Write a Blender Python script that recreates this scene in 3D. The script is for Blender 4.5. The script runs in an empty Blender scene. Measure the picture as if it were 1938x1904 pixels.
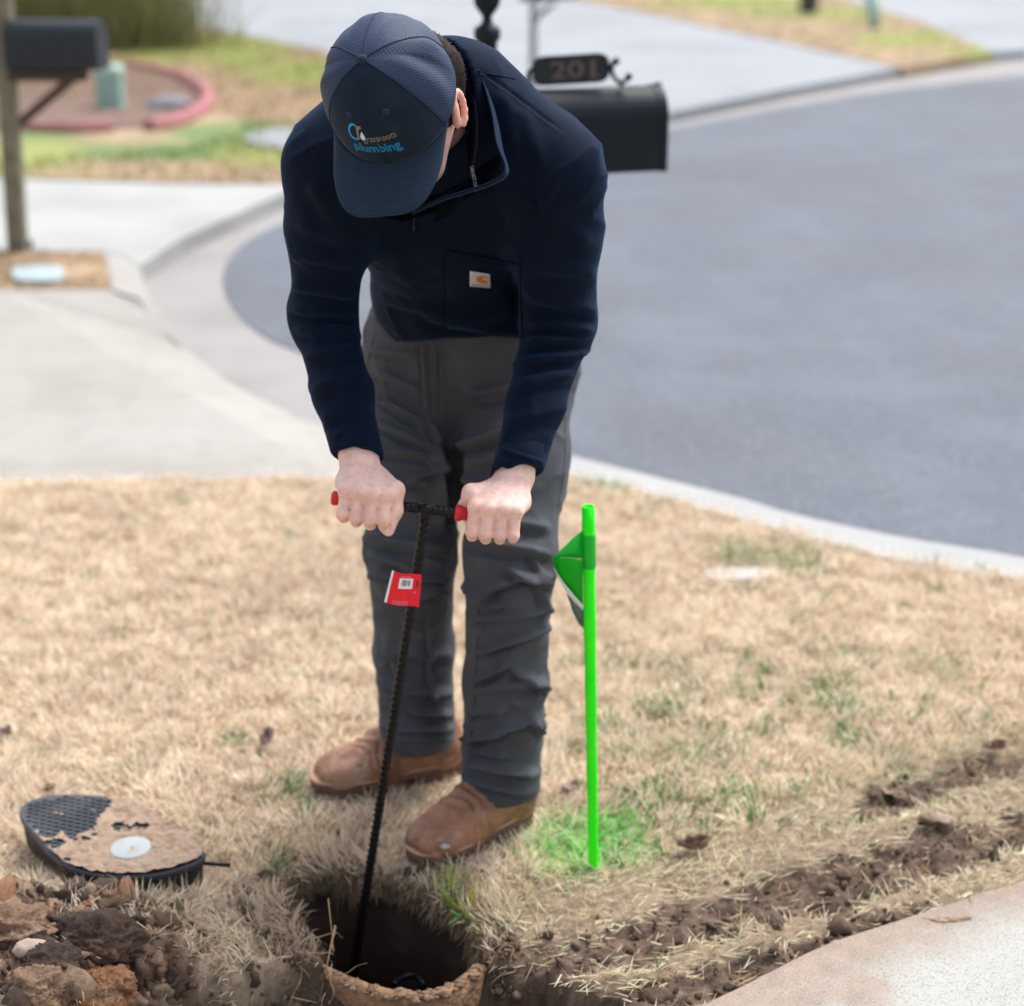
import bpy, bmesh, math, random
import numpy as np
from mathutils import Vector, Matrix
from mathutils.bvhtree import BVHTree
from mathutils.geometry import tessellate_polygon

random.seed(4)
rng = np.random.default_rng(11)
C = bpy.context.scene.collection
R = math.radians

# ------------------------------------------------------------------ camera, sky, sun, exposure
CAM_H, PITCH, FPX = 1.79, R(20.4), 3200.0          # eye height, downward tilt, focal length in sheet pixels
cd = bpy.data.cameras.new("camera")
cam = bpy.data.objects.new("camera", cd); C.objects.link(cam)
cam.location = (0, 0, CAM_H)
cam.rotation_euler = (math.pi / 2 - PITCH, 0, 0)
cd.sensor_width = 36.0
cd.lens = 36.0 * FPX / 1938.0
cd.clip_start = 0.05; cd.clip_end = 400
cd.dof.use_dof = True
cd.dof.focus_distance = 2.61
cd.dof.aperture_fstop = 2.4
bpy.context.scene.camera = cam

SUN_EL, SUN_AZ = R(60), R(42)                       # azimuth measured from +Y towards +X
world = bpy.data.worlds.new("World"); bpy.context.scene.world = world
world.use_nodes = True
wn = world.node_tree; wn.nodes.clear()
sky = wn.nodes.new("ShaderNodeTexSky"); sky.sky_type = 'NISHITA'; sky.sun_disc = False
sky.sun_elevation = SUN_EL; sky.sun_rotation = SUN_AZ
sky.air_density = 1.0; sky.dust_density = 4.0; sky.ozone_density = 1.0
hs = wn.nodes.new("ShaderNodeHueSaturation"); hs.inputs['Saturation'].default_value = 0.42
bg = wn.nodes.new("ShaderNodeBackground"); bg.inputs['Strength'].default_value = 0.135
wo = wn.nodes.new("ShaderNodeOutputWorld")
wn.links.new(sky.outputs[0], hs.inputs['Color']); wn.links.new(hs.outputs[0], bg.inputs['Color'])
wn.links.new(bg.outputs[0], wo.inputs['Surface'])
sd = bpy.data.lights.new("sun", 'SUN'); sd.energy = 1.5; sd.angle = R(30); sd.color = (1.0, 0.97, 0.93)
sun = bpy.data.objects.new("sun", sd); C.objects.link(sun)
sdir = Vector((math.sin(SUN_AZ) * math.cos(SUN_EL), math.cos(SUN_AZ) * math.cos(SUN_EL), math.sin(SUN_EL)))
sun.rotation_euler = sdir.to_track_quat('Z', 'Y').to_euler()
sc = bpy.context.scene
sc.view_settings.view_transform = 'Standard'; sc.view_settings.look = 'None'
sc.view_settings.gamma = 1.0; sc.view_settings.use_curve_mapping = False
sc.view_settings.exposure = 1.12
sc.render.engine = 'CYCLES'
sc.cycles.use_adaptive_sampling = True; sc.cycles.adaptive_threshold = 0.02
sc.cycles.use_denoising = True
sc.cycles.max_bounces = 6; sc.cycles.diffuse_bounces = 3; sc.cycles.glossy_bounces = 2
sc.cycles.transparent_max_bounces = 6

# ------------------------------------------------------------------ measuring: where a sight line meets the place
SN, CS = math.sin(PITCH), math.cos(PITCH)
def ray(x, y):
    u = (x - 969.0) / FPX; w = (952.0 - y) / FPX
    return np.array([u, CS + w * SN, -SN + w * CS])
def P(x, y, z=0.0):                                  # point of the level z under a sight line
    d = ray(x, y); t = (z - CAM_H) / d[2]
    return np.array([d[0] * t, d[1] * t, z])
def at(x, y, Y):                                     # point of a sight line at distance Y
    d = ray(x, y); t = Y / d[1]
    return np.array([d[0] * t, Y, CAM_H + d[2] * t])
def proj(p):
    q = p - np.array([0, 0, CAM_H])
    dep = q[..., 1] * CS - q[..., 2] * SN
    return 969 + FPX * q[..., 0] / dep, 952 - FPX * (q[..., 1] * SN + q[..., 2] * CS) / dep
TOCAM = np.array([0, -CS, SN])

# ------------------------------------------------------------------ noise
def _h(ix, iy, iz):
    n = (ix * 73856093) ^ (iy * 19349663) ^ (iz * 83492791)
    n = (n ^ (n >> 13)) * 1274126177
    n = (n ^ (n >> 16)) & 0xFFFF
    return n / 65535.0
def vnoise(p, s=1.0, seed=0):
    q = np.asarray(p, dtype=np.float64) / s + seed * 17.31
    i = np.floor(q).astype(np.int64); f = q - i; f = f * f * (3 - 2 * f)
    r = 0
    for dx in (0, 1):
        for dy in (0, 1):
            for dz in (0, 1):
                w = (f[..., 0] if dx else 1 - f[..., 0]) * (f[..., 1] if dy else 1 - f[..., 1]) * (f[..., 2] if dz else 1 - f[..., 2])
                r = r + w * _h(i[..., 0] + dx, i[..., 1] + dy, i[..., 2] + dz)
    return r * 2 - 1
def fbm(p, s=1.0, o=3, seed=0):
    r = 0; a = 1.0; t = 0
    for k in range(o):
        r = r + a * vnoise(p, s / 2 ** k, seed + k); t += a; a *= 0.5
    return r / t
def p3(x, y): return np.stack([x, y, np.zeros_like(x)], -1)
def sstep(a, b, x):
    t = np.clip((x - a) / (b - a), 0, 1); return t * t * (3 - 2 * t)

# ------------------------------------------------------------------ materials
def mat(name, col, rough=0.8, noise=None, bump=None, spec=0.3, sheen=None, attr=None, metal=0.0, sub=0.0, transl=0.0, coat=0.0):
    """noise: (scale, detail, colour2, lo, hi) list; bump: list of (scale, strength, distance)"""
    m = bpy.data.materials.new(name); m.use_nodes = True
    nt = m.node_tree; b = nt.nodes['Principled BSDF']
    b.inputs['Roughness'].default_value = rough
    b.inputs['Specular IOR Level'].default_value = spec
    b.inputs['Metallic'].default_value = metal
    b.inputs['Coat Weight'].default_value = coat
    if sub:
        b.inputs['Subsurface Weight'].default_value = sub
        b.inputs['Subsurface Radius'].default_value = (0.012, 0.005, 0.003); b.inputs['Subsurface Scale'].default_value = 1.0
    if sheen:
        b.inputs['Sheen Weight'].default_value = sheen[0]; b.inputs['Sheen Tint'].default_value = (*sheen[1], 1)
        b.inputs['Sheen Roughness'].default_value = 0.5
    tc = nt.nodes.new('ShaderNodeTexCoord')
    src = None
    if attr:
        a = nt.nodes.new('ShaderNodeAttribute'); a.attribute_name = attr; src = a.outputs['Color']
    else:
        c = nt.nodes.new('ShaderNodeRGB'); c.outputs[0].default_value = (*col, 1); src = c.outputs[0]
    for (s, det, c2, lo, hi) in (noise or []):
        n = nt.nodes.new('ShaderNodeTexNoise'); n.inputs['Scale'].default_value = s; n.inputs['Detail'].default_value = det
        n.inputs['Roughness'].default_value = 0.6
        nt.links.new(tc.outputs['Object'], n.inputs['Vector'])
        rp = nt.nodes.new('ShaderNodeMapRange'); rp.inputs['From Min'].default_value = lo; rp.inputs['From Max'].default_value = hi
        nt.links.new(n.outputs['Fac'], rp.inputs['Value'])
        mx = nt.nodes.new('ShaderNodeMix'); mx.data_type = 'RGBA'
        nt.links.new(rp.outputs[0], mx.inputs['Factor']); nt.links.new(src, mx.inputs['A']); mx.inputs['B'].default_value = (*c2, 1)
        src = mx.outputs['Result']
    nt.links.new(src, b.inputs['Base Color'])
    last = None
    for (s, st, dist) in (bump or []):
        n = nt.nodes.new('ShaderNodeTexNoise'); n.inputs['Scale'].default_value = s; n.inputs['Detail'].default_value = 3
        nt.links.new(tc.outputs['Object'], n.inputs['Vector'])
        bp = nt.nodes.new('ShaderNodeBump'); bp.inputs['Strength'].default_value = st; bp.inputs['Distance'].default_value = dist
        nt.links.new(n.outputs['Fac'], bp.inputs['Height'])
        if last: nt.links.new(last.outputs[0], bp.inputs['Normal'])
        last = bp
    if last: nt.links.new(last.outputs[0], b.inputs['Normal'])
    if transl:
        t = nt.nodes.new('ShaderNodeBsdfTranslucent'); nt.links.new(src, t.inputs['Color'])
        mxs = nt.nodes.new('ShaderNodeMixShader'); mxs.inputs[0].default_value = transl
        out = nt.nodes['Material Output']
        nt.links.new(b.outputs[0], mxs.inputs[1]); nt.links.new(t.outputs[0], mxs.inputs[2]); nt.links.new(mxs.outputs[0], out.inputs['Surface'])
    return m

M = {}
M['soil'] = mat('soil', (.16, .1, .065), .95, attr='col', bump=[(60, .5, .01), (260, .5, .004)], noise=[(30, 5, (.10, .065, .045), .5, .75)])
M['blade'] = mat('blade', (.5, .4, .2), .7, attr='col', spec=.15, transl=.35)
M['blade_far'] = M['blade']
M['asphalt'] = mat('asphalt', (.108, .122, .150), .85, noise=[(1.6, 5, (.134, .150, .180), .42, .62), (.5, 4, (.098, .106, .122), .46, .68), (6, 5, (.112, .122, .142), .52, .66), (55, 4, (.18, .196, .225), .5, .72), (170, 3, (.06, .066, .076), .55, .7), (300, 2, (.24, .25, .27), .60, .68)], bump=[(250, .5, .004)], spec=.2)
M['concrete'] = mat('concrete', (.315, .30, .275), .85, noise=[(2.2, 5, (.26, .245, .225), .5, .72), (160, 3, (.27, .26, .25), .55, .7), (9, 5, (.27, .255, .235), .5, .7), (.7, 3, (.345, .335, .315), .5, .7)], bump=[(150, .25, .003)])
M['concrete_cool'] = mat('concrete_cool', (.265, .28, .30), .85, noise=[(.6, 5, (.215, .23, .25), .45, .65), (2.0, 4, (.29, .30, .32), .55, .75)], bump=[(150, .25, .003)])
M['concrete_bright'] = mat('concrete_bright', (.345, .35, .345), .85, noise=[(.9, 5, (.285, .29, .285), .42, .66), (5, 4, (.30, .295, .28), .6, .78)], bump=[(150, .25, .003)])
M['gutter'] = mat('gutter', (.27, .26, .255), .85, noise=[(1.3, 5, (.205, .195, .19), .48, .7), (120, 3, (.24, .23, .225), .55, .7)], bump=[(150, .25, .003)])
M['sidewalk'] = mat('sidewalk', (.36, .36, .33), .85, attr='col', noise=[(330, 2, (.14, .13, .12), .56, .66), (260, 3, (.42, .40, .37), .58, .72)], bump=[(300, .5, .002)])
M['navy'] = mat('navy_knit', (.0012, .0044, .0140), .85, noise=[(14, 4, (.0018, .0062, .019), .45, .75)], bump=[(900, .15, .001), (30, .12, .01)], spec=.12, sheen=(.16, (.08, .24, .58)))
M['navy_shaded'] = mat('navy_shaded', (.0006, .0015, .0048), .9, bump=[(900, .15, .001)], spec=.08)  # navy blackened, the shade of the neck opening put into its colour
M['denim'] = mat('grey_canvas', (.058, .061, .071), .88, noise=[(9, 4, (.082, .089, .104), .5, .72), (500, 2, (.085, .087, .097), .5, .75), (6, 4, (.10, .096, .09), .62, .8)], bump=[(700, .18, .001), (45, .12, .008)], spec=.12, sheen=(.08, (.6, .7, .9)))
M['skin'] = mat('skin', (.70, .45, .37), .5, attr='col', noise=[(90, 4, (.60, .33, .26), .52, .85)], bump=[(160, .35, .002), (420, .3, .001)], spec=.4, sub=.15)
M['hair'] = mat('hair', (.013, .0075, .005), .65, noise=[(90, 3, (.024, .014, .010), .5, .7)], bump=[(400, .3, .002)], spec=.12)
M['cap_front'] = mat('cap_twill', (.0068, .0145, .030), .85, noise=[(20, 5, (.013, .023, .040), .5, .75)], bump=[(1200, .2, .0006)], spec=.15, sheen=(.08, (.5, .7, 1)))
M['cap_brim'] = mat('cap_brim_cloth', (.014, .028, .052), .85, noise=[(18, 5, (.019, .036, .063), .45, .75), (260, 3, (.015, .029, .055), .5, .7)], bump=[(1200, .2, .0006)], spec=.15, sheen=(.08, (.5, .7, 1)))
M['logo_blue'] = mat('logo_blue', (.01, .27, .62), .7)
M['logo_pale'] = mat('logo_pale', (.45, .68, .80), .7)
M['logo_grey'] = mat('logo_grey', (.19, .17, .165), .7)
M['logo_teal'] = mat('logo_teal', (.006, .17, .36), .7)
M['white_cloth'] = mat('white_cloth', (.55, .56, .68), .8)
M['orange'] = mat('label_orange', (.66, .22, .015), .8)
M['dark_ink'] = mat('dark_ink', (.03, .03, .035), .8)
M['black_steel'] = mat('black_coated_steel', (.003, .003, .0045), .42, spec=.25)
M['red_rubber'] = mat('red_rubber', (.62, .012, .018), .45, spec=.5)
M['red_card'] = mat('red_card', (.80, .015, .035), .5)
M['white_card'] = mat('white_card', (.8, .8, .84), .6)
M['pale_red'] = mat('pale_red_print', (.80, .18, .24), .6)
M['grey_card'] = mat('grey_card', (.42, .44, .52), .6)
M['marker_green'] = mat('marker_green', (.010, .98, .008), .5, noise=[(12, 3, (.06, 1.0, .01), .45, .7)])
M['tape_green'] = mat('tape_green', (.006, .46, .03), .45)
M['flag_green'] = mat('flag_green', (.008, .50, .02), .5, transl=.3)
M['flag_grey'] = mat('flag_grey', (.10, .16, .14), .6)
M['mail_black'] = mat('mailbox_black', (.005, .010, .018), .55, spec=.22, noise=[(6, 3, (.008, .014, .024), .45, .7)])
M['mail_navy'] = mat('mailbox_navy', (.009, .014, .022), .5, spec=.4)
M['number'] = mat('number_copper', (.115, .088, .085), .6)
M['wood'] = mat('weathered_wood', (.20, .18, .13), .85, noise=[(14, 5, (.13, .12, .08), .45, .7)], bump=[(40, .4, .01)])
M['post_grey'] = mat('post_grey', (.36, .38, .37), .7)
M['utility_green'] = mat('utility_green', (.27, .42, .36), .6, noise=[(5, 3, (.33, .47, .42), .5, .7)])
M['pink'] = mat('pink_edging', (.33, .125, .135), .8, noise=[(4, 4, (.22, .11, .105), .45, .65), (9, 4, (.40, .22, .22), .55, .75)], bump=[(20, .4, .02)])
M['mulch'] = mat('mulch', (.16, .105, .085), .95, noise=[(9, 6, (.22, .155, .125), .45, .7), (40, 4, (.11, .07, .055), .5, .7)], bump=[(30, .6, .03)])
M['far_lawn'] = mat('far_lawn', (.40, .29, .16), .95, attr='col', noise=[(4, 6, (.22, .22, .09), .5, .75)], bump=[(20, .5, .03)])
M['box_mud'] = mat('muddy_box', (.33, .195, .11), .95, noise=[(22, 6, (.24, .135, .075), .45, .65), (60, 4, (.45, .30, .19), .55, .75), (6, 4, (.13, .085, .06), .62, .8)], bump=[(80, .7, .01), (20, .4, .02)])
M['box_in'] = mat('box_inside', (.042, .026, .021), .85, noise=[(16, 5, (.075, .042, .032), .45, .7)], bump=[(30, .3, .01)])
M['lid'] = mat('lid_plastic', (.025, .03, .038), .5, spec=.5, noise=[(14, 5, (.06, .065, .075), .45, .7)])
M['lid_skirt'] = mat('lid_skirt', (.02, .018, .017), .7, noise=[(25, 5, (.10, .07, .05), .5, .66)], bump=[(60, .4, .004)])
M['lid_mud'] = mat('lid_mud', (.34, .25, .18), .95, noise=[(40, 6, (.23, .16, .11), .45, .65), (90, 4, (.42, .33, .25), .55, .75), (12, 5, (.17, .12, .09), .56, .72)], bump=[(120, .8, .005), (30, .5, .01)])
M['lid_disc'] = mat('lid_disc', (.38, .42, .43), .6, noise=[(30, 5, (.36, .33, .28), .5, .68)])
M['leather'] = mat('leather', (.29, .140, .080), .40, noise=[(14, 5, (.165, .078, .048), .46, .62), (40, 4, (.38, .21, .125), .55, .75), (9, 5, (.40, .27, .19), .55, .72), (70, 3, (.12, .06, .04), .62, .75)], bump=[(160, .25, .002), (22, .15, .01)], spec=.4)
M['welt'] = mat('welt_leather', (.44, .26, .17), .65, noise=[(20, 4, (.33, .17, .1), .45, .7)])
M['outsole'] = mat('outsole', (.12, .065, .05), .8, noise=[(20, 4, (.18, .11, .08), .5, .7)])
M['clod_dark'] = mat('clod_dark', (.062, .040, .031), .95, noise=[(14, 6, (.13, .08, .055), .5, .68)], bump=[(60, .8, .012), (180, .6, .004)])
M['clod_tan'] = mat('clod_tan', (.22, .14, .09), .95, noise=[(16, 6, (.34, .23, .15), .5, .68), (30, 5, (.11, .07, .05), .52, .66)], bump=[(60, .8, .012), (180, .6, .004)])
M['clod_orange'] = mat('clod_orange', (.27, .135, .07), .95, noise=[(16, 6, (.34, .215, .13), .5, .68), (30, 5, (.14, .075, .045), .5, .66)], bump=[(60, .8, .012), (180, .6, .004)])
M['stone'] = mat('stone', (.34, .33, .32), .8, noise=[(20, 5, (.24, .23, .23), .45, .65)], bump=[(60, .4, .004)])
M['leaf_brown'] = mat('leaf_brown', (.17, .10, .07), .8, noise=[(60, 4, (.25, .16, .115), .5, .7)])
M['leaf_grey'] = mat('leaf_grey', (.24, .17, .15), .8, noise=[(60, 4, (.13, .09, .085), .5, .7)])
M['leaf_tan'] = mat('leaf_tan', (.27, .195, .15), .8, noise=[(60, 4, (.36, .27, .21), .5, .7)])
M['root'] = mat('root', (.38, .25, .15), .9)

# ------------------------------------------------------------------ object helpers
def new_obj(name, verts, faces, m, parent=None, smooth=True, label=None, cat=None, group=None, kind=None):
    me = bpy.data.meshes.new(name)
    if isinstance(faces, np.ndarray):
        nv, nf, k = len(verts), len(faces), faces.shape[1]
        me.vertices.add(nv); me.vertices.foreach_set('co', np.asarray(verts, np.float32).ravel())
        me.loops.add(nf * k); me.loops.foreach_set('vertex_index', faces.astype(np.int32).ravel())
        me.polygons.add(nf); me.polygons.foreach_set('loop_start', np.arange(0, nf * k, k, dtype=np.int32))
        me.update(calc_edges=True); me.validate()
    else:
        me.from_pydata([tuple(map(float, v)) for v in verts], [], faces); me.update()
    if m: me.materials.append(m)
    if smooth and len(me.polygons): me.polygons.foreach_set('use_smooth', np.ones(len(me.polygons), bool))
    o = bpy.data.objects.new(name, me); C.objects.link(o)
    if parent is not None: adopt(o, parent)
    tag(o, label, cat, group, kind)
    return o
def adopt(o, parent):
    o.parent = parent
    o.matrix_parent_inverse = world_of(parent).inverted()
def world_of(o):
    m = o.matrix_basis.copy()
    if o.parent is not None: m = world_of(o.parent) @ o.matrix_parent_inverse @ m
    return m
def tag(o, label=None, cat=None, group=None, kind=None):
    if label: o['label'] = label
    if cat: o['category'] = cat
    if group: o['group'] = group
    if kind: o['kind'] = kind
    return o
def empty(name, loc, label, cat, group=None, rz=0.0):
    o = bpy.data.objects.new(name, None); C.objects.link(o); o.location = tuple(map(float, loc)); o.rotation_euler.z = rz
    o.empty_display_size = .05
    return tag(o, label, cat, group)
def set_col(o, col):
    a = o.data.color_attributes.new('col', 'FLOAT_COLOR', 'POINT')
    c4 = np.ones((len(col), 4), np.float32); c4[:, :3] = col
    a.data.foreach_set('color', c4.ravel())

class MB:
    """collects vertices and faces of one mesh"""
    def __init__(s): s.v = []; s.f = []
    def add(s, vs, fs):
        n = len(s.v); s.v += [np.array(v, float) for v in vs]; s.f += [tuple(i + n for i in f) for f in fs]
    def grid(s, pts, nu, nv, closed_u=False):          # pts indexed [u*nv+v]
        fs = []
        for i in range(nu if closed_u else nu - 1):
            for j in range(nv - 1):
                a = i * nv + j; b = ((i + 1) % nu) * nv + j
                fs.append((a, b, b + 1, a + 1))
        s.add(pts, fs)
    def tube(s, path, rad, n=10, caps=True):
        path = [np.array(p, float) for p in path]; m = len(path)
        if not hasattr(rad, '__len__'): rad = [rad] * m
        t0 = path[1] - path[0]; ref = np.array([0, 0, 1.0]) if abs(t0[2]) < .8 * np.linalg.norm(t0) else np.array([1.0, 0, 0])
        pts = []; prev = None
        for i in range(m):
            t = path[min(i + 1, m - 1)] - path[max(i - 1, 0)]; t = t / (np.linalg.norm(t) + 1e-9)
            u = (ref - t * ref.dot(t)) if prev is None else (prev - t * prev.dot(t))
            u /= np.linalg.norm(u) + 1e-9; prev = u; w = np.cross(t, u)
            for k in range(n):
                a = 2 * math.pi * k / n
                r = rad[i]
                pts.append(path[i] + r * (math.cos(a) * u + math.sin(a) * w))
        fs = []
        for i in range(m - 1):
            for k in range(n):
                a = i * n + k; b = i * n + (k + 1) % n
                fs.append((a, b, b + n, a + n))
        if caps:
            fs.append(tuple(range(n))[::-1]); fs.append(tuple((m - 1) * n + k for k in range(n)))
        s.add(pts, fs)
    def box(s, c, size, ax=None):
        ax = np.eye(3) if ax is None else np.array(ax, float)
        c = np.array(c, float); h = np.array(size, float) / 2
        vs = [c + ax[0] * h[0] * i + ax[1] * h[1] * j + ax[2] * h[2] * k for i in (-1, 1) for j in (-1, 1) for k in (-1, 1)]
        s.add(vs, [(0, 1, 3, 2), (4, 6, 7, 5), (0, 4, 5, 1), (2, 3, 7, 6), (0, 2, 6, 4), (1, 5, 7, 3)])
    def lathe(s, prof, c, n=20, axis=(0, 0, 1)):
        pts = []; c = np.array(c, float); a3 = np.array(axis, float); a3 /= np.linalg.norm(a3)
        u = np.cross(a3, [0, 1, 0.1]); u /= np.linalg.norm(u); w = np.cross(a3, u)
        for k in range(n):
            a = 2 * math.pi * k / n
            for (r, z) in prof: pts.append(c + r * (math.cos(a) * u + math.sin(a) * w) + a3 * z)
        s.grid(pts, n, len(prof), True)
    def build(s, name, m, parent=None, smooth=True, **kw):
        return new_obj(name, s.v, s.f, m, parent, smooth, **kw)
def bevel(o, w=.004, seg=2):
    b = o.modifiers.new('bevel', 'BEVEL'); b.width = w; b.segments = seg; b.limit_method = 'ANGLE'
    return o

def crom(pts, n=6, closed=False):
    pts = [np.array(p, float) for p in pts]; out = []
    m = len(pts)
    for i in range(m if closed else m - 1):
        g = (lambda k: pts[k % m]) if closed else (lambda k: pts[min(max(k, 0), m - 1)])
        p0, p1, p2, p3_ = g(i - 1), g(i), g(i + 1), g(i + 2)
        for k in range(n):
            t = k / n
            out.append(.5 * ((2 * p1) + (-p0 + p2) * t + (2 * p0 - 5 * p1 + 4 * p2 - p3_) * t * t + (-p0 + 3 * p1 - 3 * p2 + p3_) * t ** 3))
    if not closed: out.append(pts[-1])
    return out
def slab(name, pts, thick, m, parent=None, **kw):      # level sheet with sides, from a list of 3-D outline points
    tri = tessellate_polygon([[Vector(p) for p in pts]])
    n = len(pts); vs = list(pts)
    up = np.cross(pts[tri[0][1]] - pts[tri[0][0]], pts[tri[0][2]] - pts[tri[0][0]])[2] > 0
    fs = [tuple(t) if up else tuple(t)[::-1] for t in tri]
    if thick:
        vs = vs + [p - np.array([0, 0, thick]) for p in pts]
        for i in range(n):
            j = (i + 1) % n; fs.append((i, j, j + n, i + n))
    o = new_obj(name, vs, fs, m, parent, False, **kw)
    bm = bmesh.new(); bm.from_mesh(o.data); bmesh.ops.recalc_face_normals(bm, faces=bm.faces)
    # top faces must look up
    if sum(f.normal.z * f.calc_area() for f in bm.faces) < 0: bmesh.ops.reverse_faces(bm, faces=bm.faces)
    bm.to_mesh(o.data); bm.free()
    return o
def pxpoly(pts, z=0.0, zs=None): return [P(x, y, z if zs is None else zs[i]) for i, (x, y) in enumerate(pts)]

# ------------------------------------------------------------------ the setting: road, gutter, driveways, far lawns
_bx = [-400, -1.2, .6, 400]; _by = [-60, 1.9, 3.1, 600]
_bv = [(x, y, -.16) for x in _bx for y in _by] + [(x, y, -.9) for x in (-1.2, .6) for y in (1.9, 3.1)]
_bf = [(i * 4 + j, (i + 1) * 4 + j, (i + 1) * 4 + j + 1, i * 4 + j + 1) for i in range(3) for j in range(3) if not (i == 1 and j == 1)] + [(16, 18, 19, 17), (5, 9, 18, 16), (9, 10, 19, 18), (10, 6, 17, 19), (6, 5, 16, 17)]
base = new_obj('ground', _bv, _bf,
               mat('far_ground', (.30, .25, .14), .95, noise=[(.4, 5, (.2, .21, .09), .45, .7)]), kind='structure', label='dry grass land reaching to the horizon')

edge = [(1255, 247), (1100, 275), (900, 320), (700, 372), (600, 400), (530, 425), (470, 455), (433, 492), (422, 530), (436, 572), (470, 612), (512, 642),
        (560, 662), (700, 720), (850, 778), (1000, 830), (1080, 862), (1250, 905), (1400, 942), (1500, 972), (1700, 1015), (1938, 1055), (2300, 1130), (3000, 1260)]
es = crom(edge, 5)
RZ = -.08
road_pts = pxpoly(es + [np.array(p) for p in [(4200, 1200), (4200, 60), (3000, 55), (2300, 102), (1938, 143), (1700, 168), (1500, 200)]], RZ)
slab('road', road_pts, 0, M['asphalt'], kind='structure', label='faded blue grey asphalt of the cul de sac')
gut = [(4200, 20), (3000, 20), (2300, 62), (1938, 103), (1712, 131), (1500, 170), (1255, 218), (1100, 245), (900, 285), (700, 325), (600, 348), (527, 372), (430, 415), (340, 455), (262, 507), (245, 560),
       (300, 660), (500, 900), (1100, 930), (1500, 1060), (1938, 1150), (3000, 1400), (4200, 1400)]
slab('gutter', pxpoly(gut, RZ - .006), 0, M['gutter'], kind='structure', label='pale concrete gutter curving round the asphalt')
# near driveway apron, sloping down to the gutter
apr = [(-900, 552), (0, 548), (215, 548), (262, 560), (300, 612), (345, 655), (430, 722), (560, 790), (700, 838), (880, 866), (1080, 868), (1080, 905), (640, 905), (0, 915), (-900, 925)]
az = [0, 0, 0, 0, -.035, -.072, -.078, -.08, -.08, -.08, -.08, -.02, -.004, -.002, -.002]
slab('driveway', pxpoly(apr, zs=[a + .002 for a in az]), .16, M['concrete'], kind='structure', label='pale concrete driveway behind the dry lawn')
# kerb between near lawn and road
kin = crom([(1075, 903), (1180, 922), (1300, 955), (1500, 1010), (1700, 1062), (1938, 1098), (2300, 1175), (3000, 1320)], 4)
kout = crom([(1075, 861), (1250, 905), (1400, 942), (1500, 972), (1700, 1015), (1938, 1055), (2300, 1130), (3000, 1260)], 4)
slab('kerb', pxpoly(list(kin) + list(kout)[::-1], .006), .12, M['concrete_bright'], kind='structure', label='white concrete kerb along the edge of the dry lawn')
# strip island with the wooden mailbox post
slab('verge', pxpoly([(-900, 478), (0, 478), (196, 479), (212, 546), (0, 546), (-900, 550)], .006), .12, mat('verge_straw', (.34, .24, .15), .95, noise=[(5, 5, (.26, .18, .11), .45, .7), (12, 4, (.42, .31, .21), .5, .7)], bump=[(30, .6, .02)]), kind='structure', label='narrow strip of straw coloured turf between two driveways')
slab('kerb', pxpoly([(197, 479), (236, 484), (262, 508), (282, 560), (350, 664), (300, 618), (262, 565), (213, 549)], zs=[.01, .01, .01, .004, -.07, -.04, .004, .01]), .12, M['concrete'], kind='structure', label='worn concrete kerb corner at the end of the turf strip')
slab('driveway', pxpoly([(-900, 326), (0, 336), (300, 345), (527, 347), (600, 336), (690, 323), (600, 346), (527, 370), (430, 413), (340, 453), (262, 505), (236, 483), (196, 477), (0, 476), (-900, 476)], .002), .12, M['concrete_bright'], kind='structure', label='bright concrete driveway left of the bent man')
# far driveway and far lawns
slab('driveway', pxpoly([(-1500, -150), (-50, -40), (190, 10), (400, 55), (620, 100), (760, 170), (850, 288), (1100, 243), (1255, 216), (1500, 167), (1712, 129), (1400, 62), (1100, 1), (900, -45), (500, -140)], .0), .12, M['concrete_cool'], kind='structure', label='wide grey driveway across the street')
slab('driveway', pxpoly([(1300, -140), (1470, -55), (1600, 0), (1760, 50), (1882, 102), (2300, 60), (3000, 18), (2500, -140)], .0), .12, M['concrete_cool'], kind='structure', label='grey driveway at the far right corner')

def far_grid(name, poly, z, label, greens, n=130):
    """a lawn sheet as a grid clipped to its outline, coloured dry to green in clumps"""
    pw = np.array(pxpoly(poly, z)); lo, hi = pw.min(0), pw.max(0)
    o = slab(name, [p for p in pw], .12, M['far_lawn'], kind='structure', label=label)
    bm = bmesh.new(); bm.from_mesh(o.data)
    for k, ax in ((0, (1, 0, 0)), (1, (0, 1, 0))):
        a, b = max(lo[k], -9.), min(hi[k], 27.)
        for q in np.arange(a, b, .22):
            co = [0, 0, 0]; co[k] = q
            bmesh.ops.bisect_plane(bm, geom=bm.verts[:] + bm.edges[:] + bm.faces[:], plane_co=co, plane_no=ax)
    bm.to_mesh(o.data); bm.free()
    me = o.data; co = np.empty(len(me.vertices) * 3, np.float32); me.vertices.foreach_get('co', co); co = co.reshape(-1, 3)
    c = far_colour(co, greens)
    set_col(o, c); return o, pw
def far_colour(co, greens):
    px, py = proj(co)
    n = fbm(co * np.array([1, .45, 1]), .55, 3, 3); n2 = fbm(co, .18, 2, 8)
    tan = np.array([.38, .28, .18]); brown = np.array([.27, .19, .125]); gr = np.array([.11, .185, .06]); lime = np.array([.25, .275, .085])
    c = tan + (brown - tan) * sstep(-.3, .5, n2)[:, None]
    g = np.zeros(len(co)); l = np.zeros(len(co))
    for (x, y, rx, ry, kind) in greens:
        q = np.exp(-(((px - x) / rx) ** 2 + ((py - y) / ry) ** 2))
        if kind == 'g': g = np.maximum(g, q)
        else: l = np.maximum(l, q)
    g = sstep(.15, .6, g + n * .5); l = sstep(.15, .65, l + n * .45)
    c = c + (gr - c) * (g * .95)[:, None]; c = c + (lime - c) * (l * .95)[:, None]
    return np.clip(c, .01, 1)
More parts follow.
